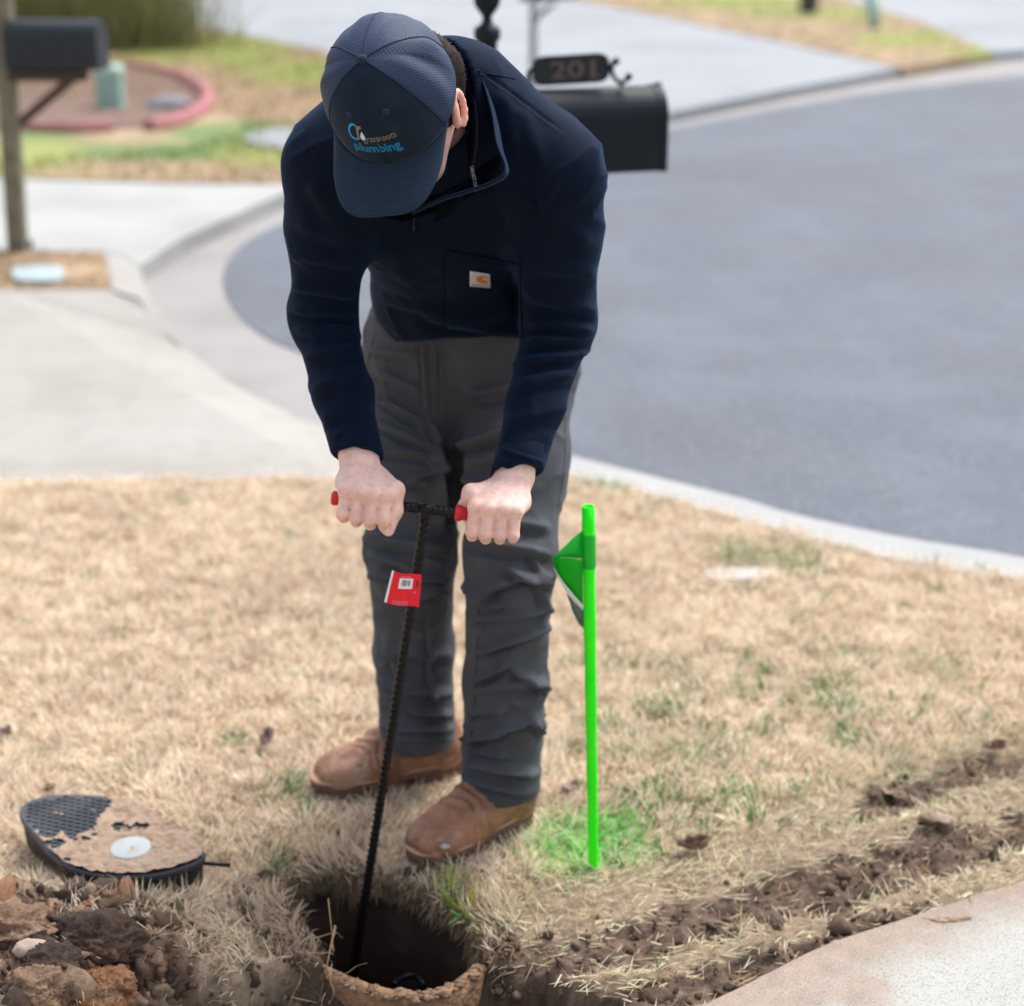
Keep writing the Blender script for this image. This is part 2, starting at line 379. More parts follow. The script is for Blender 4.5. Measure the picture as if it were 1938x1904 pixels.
GR1 = [(440, 95, 150, 35, 'l'), (560, 140, 110, 30, 'l'), (330, 100, 120, 30, 'l'), (260, 290, 230, 22, 'g'), (90, 255, 70, 25, 'g'), (420, 250, 120, 18, 'g'), (500, 300, 90, 22, 'l'), (200, 60, 150, 40, 'l'), (60, 300, 120, 30, 'l')]
GR2 = [(1590, 30, 120, 14, 'l'), (1720, 75, 90, 14, 'l'), (1850, 100, 70, 10, 'l'), (1400, 10, 140, 14, 'l')]
FL1 = [(-2200, -150), (-1500, -150), (-50, -40), (190, 10), (400, 55), (620, 100), (760, 170), (850, 288), (690, 322), (600, 335), (527, 346), (300, 344), (0, 335), (-900, 325)]
FL2 = [(500, -140), (900, -45), (1100, 0), (1400, 61), (1712, 129), (1882, 101), (1760, 49), (1600, -1), (1470, -56), (1300, -140)]
far_grid('far_lawn', FL1, .012, 'patchy green and tan lawn across the driveway', GR1)
far_grid('far_lawn', FL2, .012, 'tan lawn wedge between two far driveways', GR2)

def inpoly(pw, x, y):
    r = np.zeros(len(x), bool); n = len(pw); j = n - 1
    for i in range(n):
        xi, yi, xj, yj = pw[i][0], pw[i][1], pw[j][0], pw[j][1]
        c = ((yi > y) != (yj > y)) & (x < (xj - xi) * (y - yi) / (yj - yi + 1e-12) + xi)
        r ^= c; j = i
    return r

# ------------------------------------------------------------------ the meter box opening and the near ground
BC = np.array([-.252, 2.615]); BD = np.array([.79, -.61]); BN = np.array([.61, .79]); BA, BB = .232, .148
def box_r(x, y, grow=0.0):                            # <1 inside the oval
    a = (x - BC[0]) * BD[0] + (y - BC[1]) * BD[1]; b = (x - BC[0]) * BN[0] + (y - BC[1]) * BN[1]
    return (np.abs(a / (BA + grow)) ** 2.5 + np.abs(b / (BB + grow)) ** 2.5) ** (1 / 2.5)
def over(x, y):                                       # how far the turf reaches in over the rim, by direction round the opening
    a = np.arctan2(((x - BC[0]) * BN[0] + (y - BC[1]) * BN[1]) / BB, ((x - BC[0]) * BD[0] + (y - BC[1]) * BD[1]) / BA) % (2 * np.pi)
    t = np.interp(a, [0, .25, .6, 1.6, 2.6, 3.1, 3.45, 3.9, 4.35, 4.62, 4.8, 2 * np.pi], [.98, .97, .90, .86, .88, .95, .84, .66, .70, .86, .98, .98])
    n = fbm(p3(x, y), .045, 3, 91)
    return t + np.where(t < .965, .05 * n, 0)
def seg_dist(x, y, pts):
    d = np.full(x.shape, 1e9)
    for a, b in zip(pts[:-1], pts[1:]):
        a = np.array(a[:2]); b = np.array(b[:2]); ab = b - a
        t = np.clip(((x - a[0]) * ab[0] + (y - a[1]) * ab[1]) / ab.dot(ab), 0, 1)
        d = np.minimum(d, np.hypot(x - a[0] - t * ab[0], y - a[1] - t * ab[1]))
    return d
T1 = pxpoly([(2150, 1385), (1938, 1440), (1800, 1475), (1650, 1535)])
T2 = pxpoly([(2150, 1520), (1938, 1570), (1800, 1592), (1620, 1648), (1450, 1690), (1340, 1735), (1200, 1785), (1060, 1830), (960, 1885)])
T3 = pxpoly([(1750, 1737), (1500, 1812), (1300, 1868), (1150, 1895), (1000, 1890)])
SIDE = pxpoly([(1310, 1915), (1420, 1862), (1560, 1792), (1700, 1745), (1938, 1668), (2300, 1540), (3000, 1700), (2600, 2600), (1200, 2600), (1200, 1990)])
MOUND = P(20, 1860)
def ground_masks(x, y):
    p = p3(x, y); n = fbm(p, .09, 3, 5); n2 = fbm(p, .3, 2, 9)
    m1 = 1 - sstep(.030, .075, seg_dist(x, y, T1) + n * .05)
    m2 = 1 - sstep(.040, .095, seg_dist(x, y, T2) + n * .07)
    m3 = 1 - sstep(.026, .075, seg_dist(x, y, T3) + n * .03)
    mud = np.maximum(np.maximum(m1, m2), m3)
    pit = 1 - sstep(.085, .175, seg_dist(x, y, [(-.50, 2.30), (-.20, 2.335), (-.02, 2.36)]) + n * .035)
    pit = np.maximum(pit, (1 - sstep(.045, .10, seg_dist(x, y, [(.01, 2.42), (.12, 2.36)]) + n * .05)))
    pit = np.maximum(pit, .85 * (1 - sstep(.045, .10, seg_dist(x, y, [(-.62, 2.36), (-.46, 2.40), (-.36, 2.40)]) + n * .05)))
    mound = 1 - sstep(.10, .36, np.hypot((x - MOUND[0] - .02) / 1.15, (y - MOUND[1] + .03)) + n * .08)
    rim = 1 - sstep(1.1, 1.28, box_r(x, y) + n * .12)
    return mud, pit, mound, rim, n, n2
def ground_z(x, y):
    mud, pit, mound, rim, n, n2 = ground_masks(x, y)
    p = p3(x, y)
    z = .006 * n2 + .004 * n + .028 * np.exp(-(((x + .50) / .13) ** 2 + ((y - 2.62) / .09) ** 2)) + .010 * np.exp(-(((x + .12) / .2) ** 2 + ((y - 2.82) / .05) ** 2))
    z = z - .020 * mud + .020 * mud * (fbm(p, .05, 3, 12) + .5 * (1 - 2 * np.abs(vnoise(p, .026, 18))))
    z = z - .135 * pit + pit * (.030 * fbm(p, .07, 3, 14) + .016 * (1 - 2 * np.abs(vnoise(p, .030, 15))))
    z = z + .105 * mound + mound * (.035 * fbm(p, .08, 3, 15) + .016 * (1 - 2 * np.abs(vnoise(p, .032, 16))))
    z = z - .012 * (1 - sstep(.01, .08, -(y - 5.0))) * 0
    hf = (1 - 2.2 * np.abs(vnoise(p, .017, 17))) * .5 + .5 * vnoise(p, .010, 19)
    z = z + .0085 * hf * np.clip(pit + mound + .35 * mud, 0, 1) + .016 * mud * vnoise(p, .06, 23) + .010 * mud * vnoise(p, .03, 24)
    back = np.exp(-((np.hypot((x + .30) / 1.4, (y - 2.80)) / .10) ** 2))
    z = z - .012 * back
    near_side = inpoly(SIDE, x.ravel(), y.ravel()).reshape(x.shape)
    z = np.where(near_side, -.03, z)
    # under kerb and driveway at the back of the lawn
    return z
LAWN = np.array([(-14, 4.95, 0)] + pxpoly([(-1400, 928), (0, 915), (640, 905), (1075, 904)] + [tuple(p) for p in kin[1:]]) + [(5.5, -4, 0), (-14, -4, 0)])
gx = np.concatenate([np.arange(-12, -4.2, .3), np.arange(-4.2, -1.25, .08), np.arange(-1.25, 1.15, .0062), np.arange(1.15, 5.2, .08)])
gy = np.concatenate([np.arange(-3, .9, .2), np.arange(.9, 2.1, .05), np.arange(2.1, 2.85, .0058), np.arange(2.85, 3.15, .010), np.arange(3.15, 5.35, .035)])
GX, GY = np.meshgrid(gx, gy, indexing='ij')
GZ = ground_z(GX, GY)
nx_, ny_ = GX.shape
V = np.stack([GX, GY, GZ], -1).reshape(-1, 3)
idx = np.arange(nx_ * ny_).reshape(nx_, ny_)
F = np.stack([idx[:-1, :-1], idx[1:, :-1], idx[1:, 1:], idx[:-1, 1:]], -1).reshape(-1, 4)
fc = V[F].mean(1)
keep = (box_r(fc[:, 0], fc[:, 1]) > over(fc[:, 0], fc[:, 1])) & inpoly(LAWN, fc[:, 0], fc[:, 1])
F = F[keep]
used = np.unique(F); remap = -np.ones(len(V), int); remap[used] = np.arange(len(used)); V = V[used]; F = remap[F]
# pull the vertices that border the opening onto its oval
rr = box_r(V[:, 0], V[:, 1]); ov = over(V[:, 0], V[:, 1]); near = (rr < 1.06) & (ov > .955)
cx = V[near, 0] - BC[0]; cy = V[near, 1] - BC[1]
V[near, 0] = BC[0] + cx / rr[near] * 1.01; V[near, 1] = BC[1] + cy / rr[near] * 1.01
lip = (ov <= .955) & (rr < ov + .10)                   # the cut turf lip sags and is ragged
V[lip, 2] += .004 - .006 * (1 - (rr[lip] - ov[lip]) / .10) + .008 * fbm(V[lip], .03, 2, 92)
lawn = new_obj('lawn', V, F, M['soil'], kind='structure', label='dry straw coloured lawn with mud tracks and dug soil')
mud, pit, mound, rim, n, n2 = ground_masks(V[:, 0], V[:, 1])
PAINT = P(1112, 1600)
def paint_mask(x, y):
    n = fbm(p3(x, y), .05, 2, 21)
    return 1 - sstep(.30, 1.15, np.hypot((x - PAINT[0] + .005) / .165, (y - PAINT[1]) / .135) + n * .5)
thatch = np.array([.42, .32, .22]); soilc = np.array([.098, .066, .048]); dark = np.array([.055, .037, .028]); tanc = np.array([.21, .135, .085])
nn = fbm(V, .03, 3, 31) + .8 * vnoise(V, .009, 35)
c = thatch[None] * (1 + .3 * nn[:, None])
_px, _py = proj(V); bandm = sstep(1560, 1650, _py + (_px - 1200) * .28) * sstep(900, 1010, _px)
k = np.clip(np.maximum(mud * 1.3, bandm * .6) + rim * .95, 0, 1)[:, None]; c = c + (soilc * (1 + .7 * nn[:, None]) - c) * k
_pm = (paint_mask(V[:, 0], V[:, 1]) * .4)[:, None]; c = c + (np.array([.07, .36, .06]) - c) * _pm
k = np.clip(pit, 0, 1)[:, None]; c = c + (dark * (1.1 + 1.0 * np.clip(nn, -.3, 1)[:, None]) - c) * k
k = mound[:, None]; c = c + ((tanc * (1 + .5 * nn[:, None])) - c) * k
set_col(lawn, np.clip(c, .01, 1))

# sidewalk slab at the near right
sw = slab('sidewalk', [p + np.array([0, 0, .004]) for p in crom(SIDE[:6], 4)] + [p + np.array([0, 0, .004]) for p in SIDE[6:]], .08, M['sidewalk'], kind='structure', label='speckled concrete walk with dried mud along its edge')
bm = bmesh.new(); bm.from_mesh(sw.data)
for k_, ax_ in ((0, (1, 0, 0)), (1, (0, 1, 0))):
    for q_ in np.arange(.15 if k_ == 0 else 1.9, 1.8 if k_ == 0 else 2.9, .014):
        co_ = [0, 0, 0]; co_[k_] = q_; bmesh.ops.bisect_plane(bm, geom=bm.verts[:] + bm.edges[:] + bm.faces[:], plane_co=co_, plane_no=ax_)
bm.to_mesh(sw.data); bm.free()
co = np.empty(len(sw.data.vertices) * 3, np.float32); sw.data.vertices.foreach_get('co', co); co = co.reshape(-1, 3).astype(float)
ed_ = seg_dist(co[:, 0], co[:, 1], SIDE[:6])
dm = 1 - sstep(.02, .15, ed_ + .05 * fbm(co, .09, 3, 33)); dm = np.maximum(dm, .9 * sstep(.0, .3, fbm(co, .14, 3, 35)) * (1 - sstep(.12, .26, ed_)))
fine = fbm(co, .022, 2, 37)
cc = np.array([.36, .36, .335])[None] + (np.array([.27, .20, .155]) * (1 + .30 * fine[:, None]) - np.array([.36, .36, .335])) * (dm * .9)[:, None]
set_col(sw, np.clip(cc, .02, 1))

# ------------------------------------------------------------------ grass blades
BOOTS = [(np.array([-.375, 3.095]), np.array([-.145, 3.175])), (np.array([-.162, 2.825]), np.array([.005, 2.965]))]
TUFTS = [(545, 1500, 34, 22), (575, 1535, 30, 14), (440, 1402, 30, 10), (860, 1705, 34, 22), (885, 1745, 24, 20), (838, 1672, 26, 14), (1300, 1425, 60, 26), (1600, 1405, 40, 26), (1400, 1510, 50, 24), (1430, 1550, 50, 12),
         (1340, 1560, 40, 14), (1520, 1082, 34, 14), (1400, 1050, 46, 18), (1470, 1060, 70, 20), (1250, 1350, 60, 22), (1560, 1330, 60, 24), (1180, 1560, 80, 60), (1820, 1370, 20, 12), (400, 1608, 18, 12), (235, 1740, 40, 12), (1160, 920, 60, 14),
         (1600, 1390, 30, 20), (1790, 1270, 30, 16), (960, 1780, 20, 8), (1240, 1500, 60, 30), (520, 1640, 14, 40)]
_r = random.Random(77)
TUFTS += [(_r.uniform(1080, 1750), _r.uniform(1230, 1560), _r.uniform(10, 30), _r.uniform(6, 13)) for _ in range(70)] + [(_r.uniform(0, 1938), _r.uniform(950, 1700), _r.uniform(6, 16), _r.uniform(4, 9)) for _ in range(60)]
def make_blades(name, n, xr, yr, L, Wd, seed, keep_fn, colour_fn, lay_fn=None, label=None, zf=ground_z, m=None, clump=.06, lean0=.52):
    g = np.random.default_rng(seed)
    x = g.uniform(xr[0], xr[1], n); y = g.uniform(yr[0], yr[1], n)
    k = keep_fn(x, y, g); x = x[k]; y = y[k]; n = len(x)
    z = zf(x, y) - .004
    cl = fbm(p3(x, y), clump, 2, 41)
    hsc = .65 + .6 * g.random(n) + .75 * cl
    ln = L * np.clip(hsc, .35, 1.6)
    th = g.uniform(0, 2 * np.pi, n)
    th = np.where(g.random(n) < .55, 2 * np.pi * (.5 + .9 * vnoise(p3(x, y), clump * 1.3, 51)), th)
    lean = np.abs(g.normal(lean0, .28, n)) + .25 * np.clip(cl, 0, 1)
    if lay_fn is not None:
        lay, lth = lay_fn(x, y, g)
        lean = lean * (1 - lay) + lay * g.uniform(1.15, 1.5, n); th = np.where(lay > .5, lth, th)
    bend = g.uniform(.1, .9, n)
    side = g.uniform(0, 2 * np.pi, n)
    sx, sy = np.cos(side), np.sin(side)
    ts = np.array([0, .4, .75, 1.0]); ws = np.array([1, .9, .62, .12])
    Vv = np.zeros((n, 8, 3)); px = x.copy(); py = y.copy(); pz = z.copy(); prev = 0
    wd = Wd * g.uniform(.6, 1.3, n)
    for i, t in enumerate(ts):
        if i:
            a = np.minimum(lean + bend * t, 1.62); dl = (t - prev) * ln
            px = px + np.sin(a) * np.cos(th) * dl; py = py + np.sin(a) * np.sin(th) * dl; pz = pz + np.cos(a) * dl; prev = t
        for s_, q in ((0, -1), (1, 1)):
            Vv[:, 2 * i + s_, 0] = px + q * sx * wd * ws[i] / 2; Vv[:, 2 * i + s_, 1] = py + q * sy * wd * ws[i] / 2; Vv[:, 2 * i + s_, 2] = np.maximum(pz, z + .001)
    b = (np.arange(n) * 8)[:, None, None]
    Fq = (b + np.array([[0, 1, 3, 2], [2, 3, 5, 4], [4, 5, 7, 6]])[None]).reshape(-1, 4)
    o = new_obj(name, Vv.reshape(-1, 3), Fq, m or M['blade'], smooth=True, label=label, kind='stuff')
    c = colour_fn(x, y, g, n)
    c8 = np.repeat(c[:, None, :], 8, 1)
    sh = np.array([.52, .52, .90, .90, 1.06, 1.06, 1.08, 1.08])      # brown sheath to bleached tip, with base shade painted in for contrast
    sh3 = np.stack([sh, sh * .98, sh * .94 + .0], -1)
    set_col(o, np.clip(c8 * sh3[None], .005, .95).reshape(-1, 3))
    return o
LIDC = P(212, 1590, .03)
def keep_near(x, y, g):
    mud, pit, mound, rim, n, n2 = ground_masks(x, y)
    k = inpoly(LAWN, x, y) & ~inpoly(SIDE, x, y)
    k &= box_r(x, y) > over(x, y) + .02
    px, py = proj(p3(x, y)); k &= (px > -260) & (px < 2200) & (py < 2150)
    _px, _py = proj(p3(x, y)); bd_ = sstep(1580, 1660, _py + (_px - 1200) * .28) * sstep(930, 1010, _px)
    vis = 1 - .93 * mud - .97 * pit - .9 * mound - .05 * bd_ * (fbm(p3(x, y), .06, 3, 95) > -.1)
    k &= g.random(len(x)) < vis
    thin = .35 + 1.0 * (fbm(p3(x, y), .045, 2, 61) * .5 + .5)
    k &= g.random(len(x)) < thin
    for a, b in BOOTS:
        k &= seg_dist(x, y, [a, b]) > .058
    k &= np.hypot((x - LIDC[0]) / .16, (y - LIDC[1]) / .11) > 1
    return k
def green_mask(x, y, seed=71):
    px, py = proj(p3(x, y)); g = np.zeros(len(x))
    for (a, b, rx, ry) in TUFTS: g = np.maximum(g, np.exp(-(((px - a) / rx) ** 2 + ((py - b) / ry) ** 2)))
    return g
def col_near(x, y, g, n):
    r = g.random(n)[:, None]
    a = np.array([.90, .78, .63]); b = np.array([.76, .62, .48]); d = np.array([.95, .89, .79]); e = np.array([.46, .33, .23])
    c = a + (b - a) * r
    c = np.where(g.random(n)[:, None] < .26, d, c); c = np.where(g.random(n)[:, None] < .12, e, c)
    f = fbm(p3(x, y), .16, 3, 81)[:, None]; c = c * (1 + .16 * f) * (1 + .22 * np.clip(fbm(p3(x, y), .045, 2, 83), -1, .3)[:, None])
    px, py = proj(p3(x, y))
    # thatch round the hole and pit is browner and dirtier
    _, pit, _, rim, _, _ = ground_masks(x, y)
    dirt = np.clip(1 - sstep(1.0, 1.7, box_r(x, y)), 0, 1) * .6
    dirt = np.maximum(dirt, .45 * np.exp(-((px - 660) / 130.) ** 2 - ((py - 1600) / 55.) ** 2))
    c = c * (1 - dirt[:, None] * np.array([.45, .5, .55]))
    yel = (sstep(1540, 1640, py + (px - 1200) * .28) * sstep(930, 1010, px))[:, None]
    c = c * (1 - yel * np.array([.20, .15, .26]) * (.6 + .8 * g.random(n)[:, None]))
    gm = green_mask(x, y)
    gr = np.array([.10, .24, .055]) * (.6 + .8 * g.random(n)[:, None])
    gsel = (g.random(n) < gm * .50) | (g.random(n) < .012)
    c = np.where(gsel[:, None], gr, c)
    lime = (np.hypot((px - 868) / 34, (py - 1712) / 45) < 1) & (g.random(n) < .2)
    c = np.where(lime[:, None], np.array([.50, .52, .04]), c)
    pm = paint_mask(x, y); ps = g.random(n) < pm * .68
    paint = np.array([.22, .80, .16]) * (.7 + .45 * g.random(n)[:, None])
    c = np.where(ps[:, None], paint * .8 + c * .2, c)
    return c
def lay_near(x, y, g):
    mud, pit, mound, rim, n, n2 = ground_masks(x, y)
    px, py = proj(p3(x, y))
    lay = np.clip(mud * 1.6, 0, 1)
    band = sstep(1560, 1640, py + (px - 1200) * .28) * sstep(930, 1010, px)
    lay = np.maximum(lay, band * .84)
    lay = (g.random(len(x)) < lay).astype(float)
    th = g.normal(.42, .5, len(x)) + np.where(g.random(len(x)) < .5, np.pi, 0)
    return lay, th
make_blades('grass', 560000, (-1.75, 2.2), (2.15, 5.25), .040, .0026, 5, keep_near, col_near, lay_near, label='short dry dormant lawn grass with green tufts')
# green blades lie in their tufts as broader leaves
def keep_tuft(x, y, g):
    k = inpoly(LAWN, x, y) & (box_r(x, y) > over(x, y))
    for a, b in BOOTS: k &= seg_dist(x, y, [a, b]) > .055
    px, py = proj(p3(x, y)); hot = np.exp(-((px - 862 - (py - 1700) * .5) / 26) ** 2 - ((py - 1705) / 50) ** 2)
    return k & (g.random(len(x)) < np.maximum(green_mask(x, y) ** 1.5 * .5, hot * 1.6))
def col_tuft(x, y, g, n):
    px, py = proj(p3(x, y))
    c = np.array([.085, .25, .05]) * (.6 + .8 * g.random(n)[:, None]); c = np.where(((np.abs(px - 862) < 60) & (np.abs(py - 1705) < 70))[:, None], c * np.array([1.1, 1.5, 1.0]), c)
    lime = (np.hypot((px - 868) / 34, (py - 1712) / 45) < 1) & (g.random(n) < .35)
    return np.where(lime[:, None], np.array([.52, .52, .04]), c)
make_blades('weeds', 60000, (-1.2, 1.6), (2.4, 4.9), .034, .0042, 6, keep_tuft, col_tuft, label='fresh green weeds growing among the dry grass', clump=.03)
# loose straw over the mud
def keep_loose(x, y, g):
    mud, pit, mound, rim, n, n2 = ground_masks(x, y)
    return (~inpoly(SIDE, x, y)) & (box_r(x, y) > 1.05) & (g.random(len(x)) < np.clip(mud * .16 + pit * .12 + mound * .16, 0, 1)) & (np.hypot(x, y - 2.5) < 1.6)
make_blades('loose_straw', 60000, (-1.2, 1.3), (2.1, 3.4), .055, .0018, 8, keep_loose, lambda x, y, g, n: np.array([.58, .43, .27]) * (.5 + .75 * g.random(n)[:, None]),
            lambda x, y, g: (np.ones(len(x)), g.uniform(0, 6.28, len(x))), label='loose straws strewn over the bare soil')
# overhanging turf fringe round the back of the opening
def fringe():
    g = np.random.default_rng(3); n = 5200
    n = 7500; a = g.uniform(.30, np.pi * 1.46, n)
    e = lambda v: np.sign(v) * np.abs(v) ** .8
    px = BA * e(np.cos(a)); py = BB * e(np.sin(a)); rr = 1.0
    x = BC[0] + (px * BD[0] + py * BN[0]) * rr; y = BC[1] + (px * BD[1] + py * BN[1]) * rr
    ov_ = over(x, y) + g.uniform(.0, .10, n); x = BC[0] + (x - BC[0]) * ov_; y = BC[1] + (y - BC[1]) * ov_
    inw = np.stack([BC[0] - x, BC[1] - y], -1); inw /= np.linalg.norm(inw, axis=1)[:, None]
    ln = g.uniform(.012, .060, n) * (.3 + 1.5 * np.abs(vnoise(p3(x, y), .03, 5))); wd = g.uniform(.0012, .0026, n)
    z = ground_z(x, y) + g.uniform(-.030, .008, n)
    Vv = np.zeros((n, 8, 3)); p = np.stack([x, y, z], -1); jit = g.normal(0, 1.7, (n, 2))
    out = g.uniform(0, 1, n)
    for i, (t, w_) in enumerate(((0, 1), (.4, .9), (.75, .7), (1, .2))):
        if i:
            d = np.stack([(inw[:, 0] + jit[:, 0]) * (.7 - .5 * t), (inw[:, 1] + jit[:, 1]) * (.7 - .5 * t), .25 - 1.5 * t * (.4 + out)], -1)
            d /= np.linalg.norm(d, axis=1)[:, None]; p = p + d * (ln * .33)[:, None]
        for s_, q in ((0, -1), (1, 1)):
            Vv[:, 2 * i + s_] = p + np.stack([q * wd * w_ / 2, np.zeros(n), np.zeros(n)], -1)
    b = (np.arange(n) * 8)[:, None, None]
    Fq = (b + np.array([[0, 1, 3, 2], [2, 3, 5, 4], [4, 5, 7, 6]])[None]).reshape(-1, 4)
    o = new_obj('turf_fringe', Vv.reshape(-1, 3), Fq, M['blade'], label='dirty roots and straw hanging over the edge of the hole', kind='stuff')
    c = np.array([.40, .29, .19]) * (.25 + .9 * g.random(n)[:, None]) * (.7 + .5 * fbm(p3(x, y), .04, 2, 5)[:, None]); set_col(o, np.repeat(c[:, None], 8, 1).reshape(-1, 3))
fringe()
# far lawns: coarser blades
W1 = pxpoly(FL1, .012); W2 = pxpoly(FL2, .012)
zfl = lambda x, y: np.full(x.shape, .014)
make_blades('far_grass', 60000, (-7.5, 0.), (9.3, 22.), .055, .010, 12, lambda x, y, g: inpoly(W1, x, y) & (proj(p3(x, y))[0] > -100) & ~((np.hypot((x + 3.9) / 1.9, (y - 12.7) / 1.5) < 1)),
            lambda x, y, g, n: far_colour(p3(x, y), GR1) * (.75 + .6 * g.random(n)[:, None]), zf=zfl, label='patchy green and tan grass across the driveway')
make_blades('far_grass', 24000, (0., 9.), (14., 30.), .05, .012, 13, lambda x, y, g: inpoly(W2, x, y),
            lambda x, y, g, n: far_colour(p3(x, y), GR2) * (.75 + .6 * g.random(n)[:, None]), zf=zfl, label='tan grass between the far driveways')
WV = pxpoly([(-300, 478), (0, 478), (196, 479), (212, 546), (0, 546), (-300, 550)], .006)
make_blades('verge_grass', 9000, (-3.6, -1.6), (7.2, 8.8), .035, .006, 14, lambda x, y, g: inpoly(WV, x, y) & (np.hypot(x + 2.11, y - 7.98) > .17),
            lambda x, y, g, n: np.array([.46, .34, .22]) * (.7 + .5 * g.random(n)[:, None]), zf=lambda x, y: np.full(x.shape, .008), label='straw turf of the strip between the driveways')

# ================================================================== implicit surfaces (for bodies and cloth)
def surface_nets(Fv, org, h):
    S = Fv < 0
    a = S[:-1, :-1, :-1]; act = np.zeros(a.shape, bool); allin = np.ones(a.shape, bool)
    for i in (0, 1):
        for j in (0, 1):
            for k in (0, 1):
                s = S[i:i + a.shape[0], j:j + a.shape[1], k:k + a.shape[2]]; act |= s; allin &= s
    act &= ~allin
    I = np.argwhere(act); vid = -np.ones(a.shape, np.int64); vid[act] = np.arange(len(I))
    cor = np.array([(i, j, k) for i in (0, 1) for j in (0, 1) for k in (0, 1)])
    val = np.stack([Fv[I[:, 0] + c[0], I[:, 1] + c[1], I[:, 2] + c[2]] for c in cor], 1)
    acc = np.zeros((len(I), 3)); cnt = np.zeros(len(I))
    for p in range(8):
        for q in range(p + 1, 8):
            d = cor[q] - cor[p]
            if np.abs(d).sum() != 1: continue
            va, vb = val[:, p], val[:, q]; m = (va < 0) != (vb < 0)
            t = np.where(m, va / np.where(m, va - vb, 1), 0)
            acc += np.where(m[:, None], cor[p] + t[:, None] * d, 0); cnt += m
    Vt = org + (I + acc / cnt[:, None]) * h
    faces = []
    for ax in range(3):
        o1, o2 = [(1, 2), (2, 0), (0, 1)][ax]
        n = list(S.shape); sl0 = [slice(1, n[0] - 1), slice(1, n[1] - 1), slice(1, n[2] - 1)]; sl1 = list(sl0)
        sl0[ax] = slice(0, n[ax] - 1); sl1[ax] = slice(1, n[ax])
        A, B = S[tuple(sl0)], S[tuple(sl1)]
        E = np.argwhere(A != B)
        inside = A[E[:, 0], E[:, 1], E[:, 2]]
        off = np.array([1, 1, 1]); off[ax] = 0
        base_ = E + off
        def c(d1, d2):
            q = base_.copy(); q[:, o1] -= d1; q[:, o2] -= d2; return vid[q[:, 0], q[:, 1], q[:, 2]]
        quad = np.stack([c(1, 1), c(0, 1), c(0, 0), c(1, 0)], 1)
        quad[~inside] = quad[~inside][:, ::-1]
        faces.append(quad)
    Fq = np.concatenate(faces); Fq = Fq[(Fq >= 0).all(1)]
    return Vt, Fq
class SDF:
    def __init__(s): s.pr = []; s.cut = []
    def add(s, fn, lo, hi, k): s.pr.append((fn, np.array(lo, float), np.array(hi, float), k))
    def cone(s, a, b, ra, rb, k=.02):
        a = np.array(a, float); b = np.array(b, float); ba = b - a; L2 = ba.dot(ba) + 1e-12
        def f(p):
            t = np.clip((p - a) @ ba / L2, 0, 1); return np.linalg.norm(p - a - t[:, None] * ba, axis=1) - (ra + (rb - ra) * t)
        r = max(ra, rb); s.add(f, np.minimum(a, b) - r, np.maximum(a, b) + r, k); return s
    def chain(s, pts, rads, k=.02, k0=None):
        for i in range(len(pts) - 1): s.cone(pts[i], pts[i + 1], rads[i], rads[i + 1], (k0 if (i == 0 and k0 is not None) else k))
        return s
    def ell(s, c, r, ax=None, k=.02):
        c = np.array(c, float); r = np.array(r, float); A = np.eye(3) if ax is None else np.array(ax, float); rm = r.min()
        def f(p):
            q = (p - c) @ A.T; k0 = np.linalg.norm(q / r, axis=1); k1 = np.linalg.norm(q / (r * r), axis=1) + 1e-9
            return k0 * (k0 - 1) / k1
        s.add(f, c - r.max(), c + r.max(), k); return s
    def oval(s, a, b, ra, rb, lat, k=.03, p_=2.0):
        """tapering body whose section is an oval: ra, rb = (half width along lat, half depth)"""
        a = np.array(a, float); b = np.array(b, float); ba = b - a; L = np.linalg.norm(ba); d = ba / L
        lat = np.array(lat, float); lat -= d * lat.dot(d); lat /= np.linalg.norm(lat); w = np.cross(d, lat)
        ra = np.array(ra, float); rb = np.array(rb, float)
        def f(p):
            q = p - a; t = q @ d / L; tc = np.clip(t, 0, 1); R_ = ra + (rb - ra) * tc[:, None]
            lz = (t - tc) * L; m = R_.min(1)
            v = ((np.abs(q @ lat) / R_[:, 0]) ** p_ + (np.abs(q @ w) / R_[:, 1]) ** p_ + (np.abs(lz) / m) ** p_) ** (1 / p_)
            return (v - 1) * m
        r = max(ra.max(), rb.max()); s.add(f, np.minimum(a, b) - r, np.maximum(a, b) + r, k); return s
    def sub(s, fn): s.cut.append(fn); return s
    def __call__(s, p):
        d = np.full(len(p), .5)
        for fn, lo, hi, k in s.pr:
            m = ((p > lo - k - .02) & (p < hi + k + .02)).all(1)
            if not m.any(): continue
            v = fn(p[m]); e = d[m]
            h = np.maximum(k - np.abs(e - v), 0) / k
            d[m] = np.minimum(e, v) - h * h * k * .25
        for fn in s.cut: d = np.maximum(d, fn(p))
        return d
    def mesh(s, h, pad=.03):
        lo = np.min([p[1] for p in s.pr], 0) - pad; hi = np.max([p[2] for p in s.pr], 0) + pad
        B = 8; nb = np.ceil((hi - lo) / (h * B)).astype(int)
        n = nb * B + 1
        g = np.stack(np.meshgrid(*[np.arange(k) for k in nb], indexing='ij'), -1).reshape(-1, 3)
        cen = lo + (g + .5) * B * h
        dc = s(cen); act = np.abs(dc) < B * h * 1.35
        big = np.where(dc < 0, -1., 1.).reshape(nb)
        Fv = np.ones(n, np.float32); Fv[:-1, :-1, :-1] = np.repeat(np.repeat(np.repeat(big, B, 0), B, 1), B, 2)
        ga = g[act]
        o = np.stack(np.meshgrid(*[np.arange(B)] * 3, indexing='ij'), -1).reshape(-1, 3)
        for c0 in range(0, len(ga), 1500):
            q = (ga[c0:c0 + 1500][:, None] * B + o[None]).reshape(-1, 3)
            Fv[q[:, 0], q[:, 1], q[:, 2]] = s(lo + q * h)
        return surface_nets(Fv, lo, h)
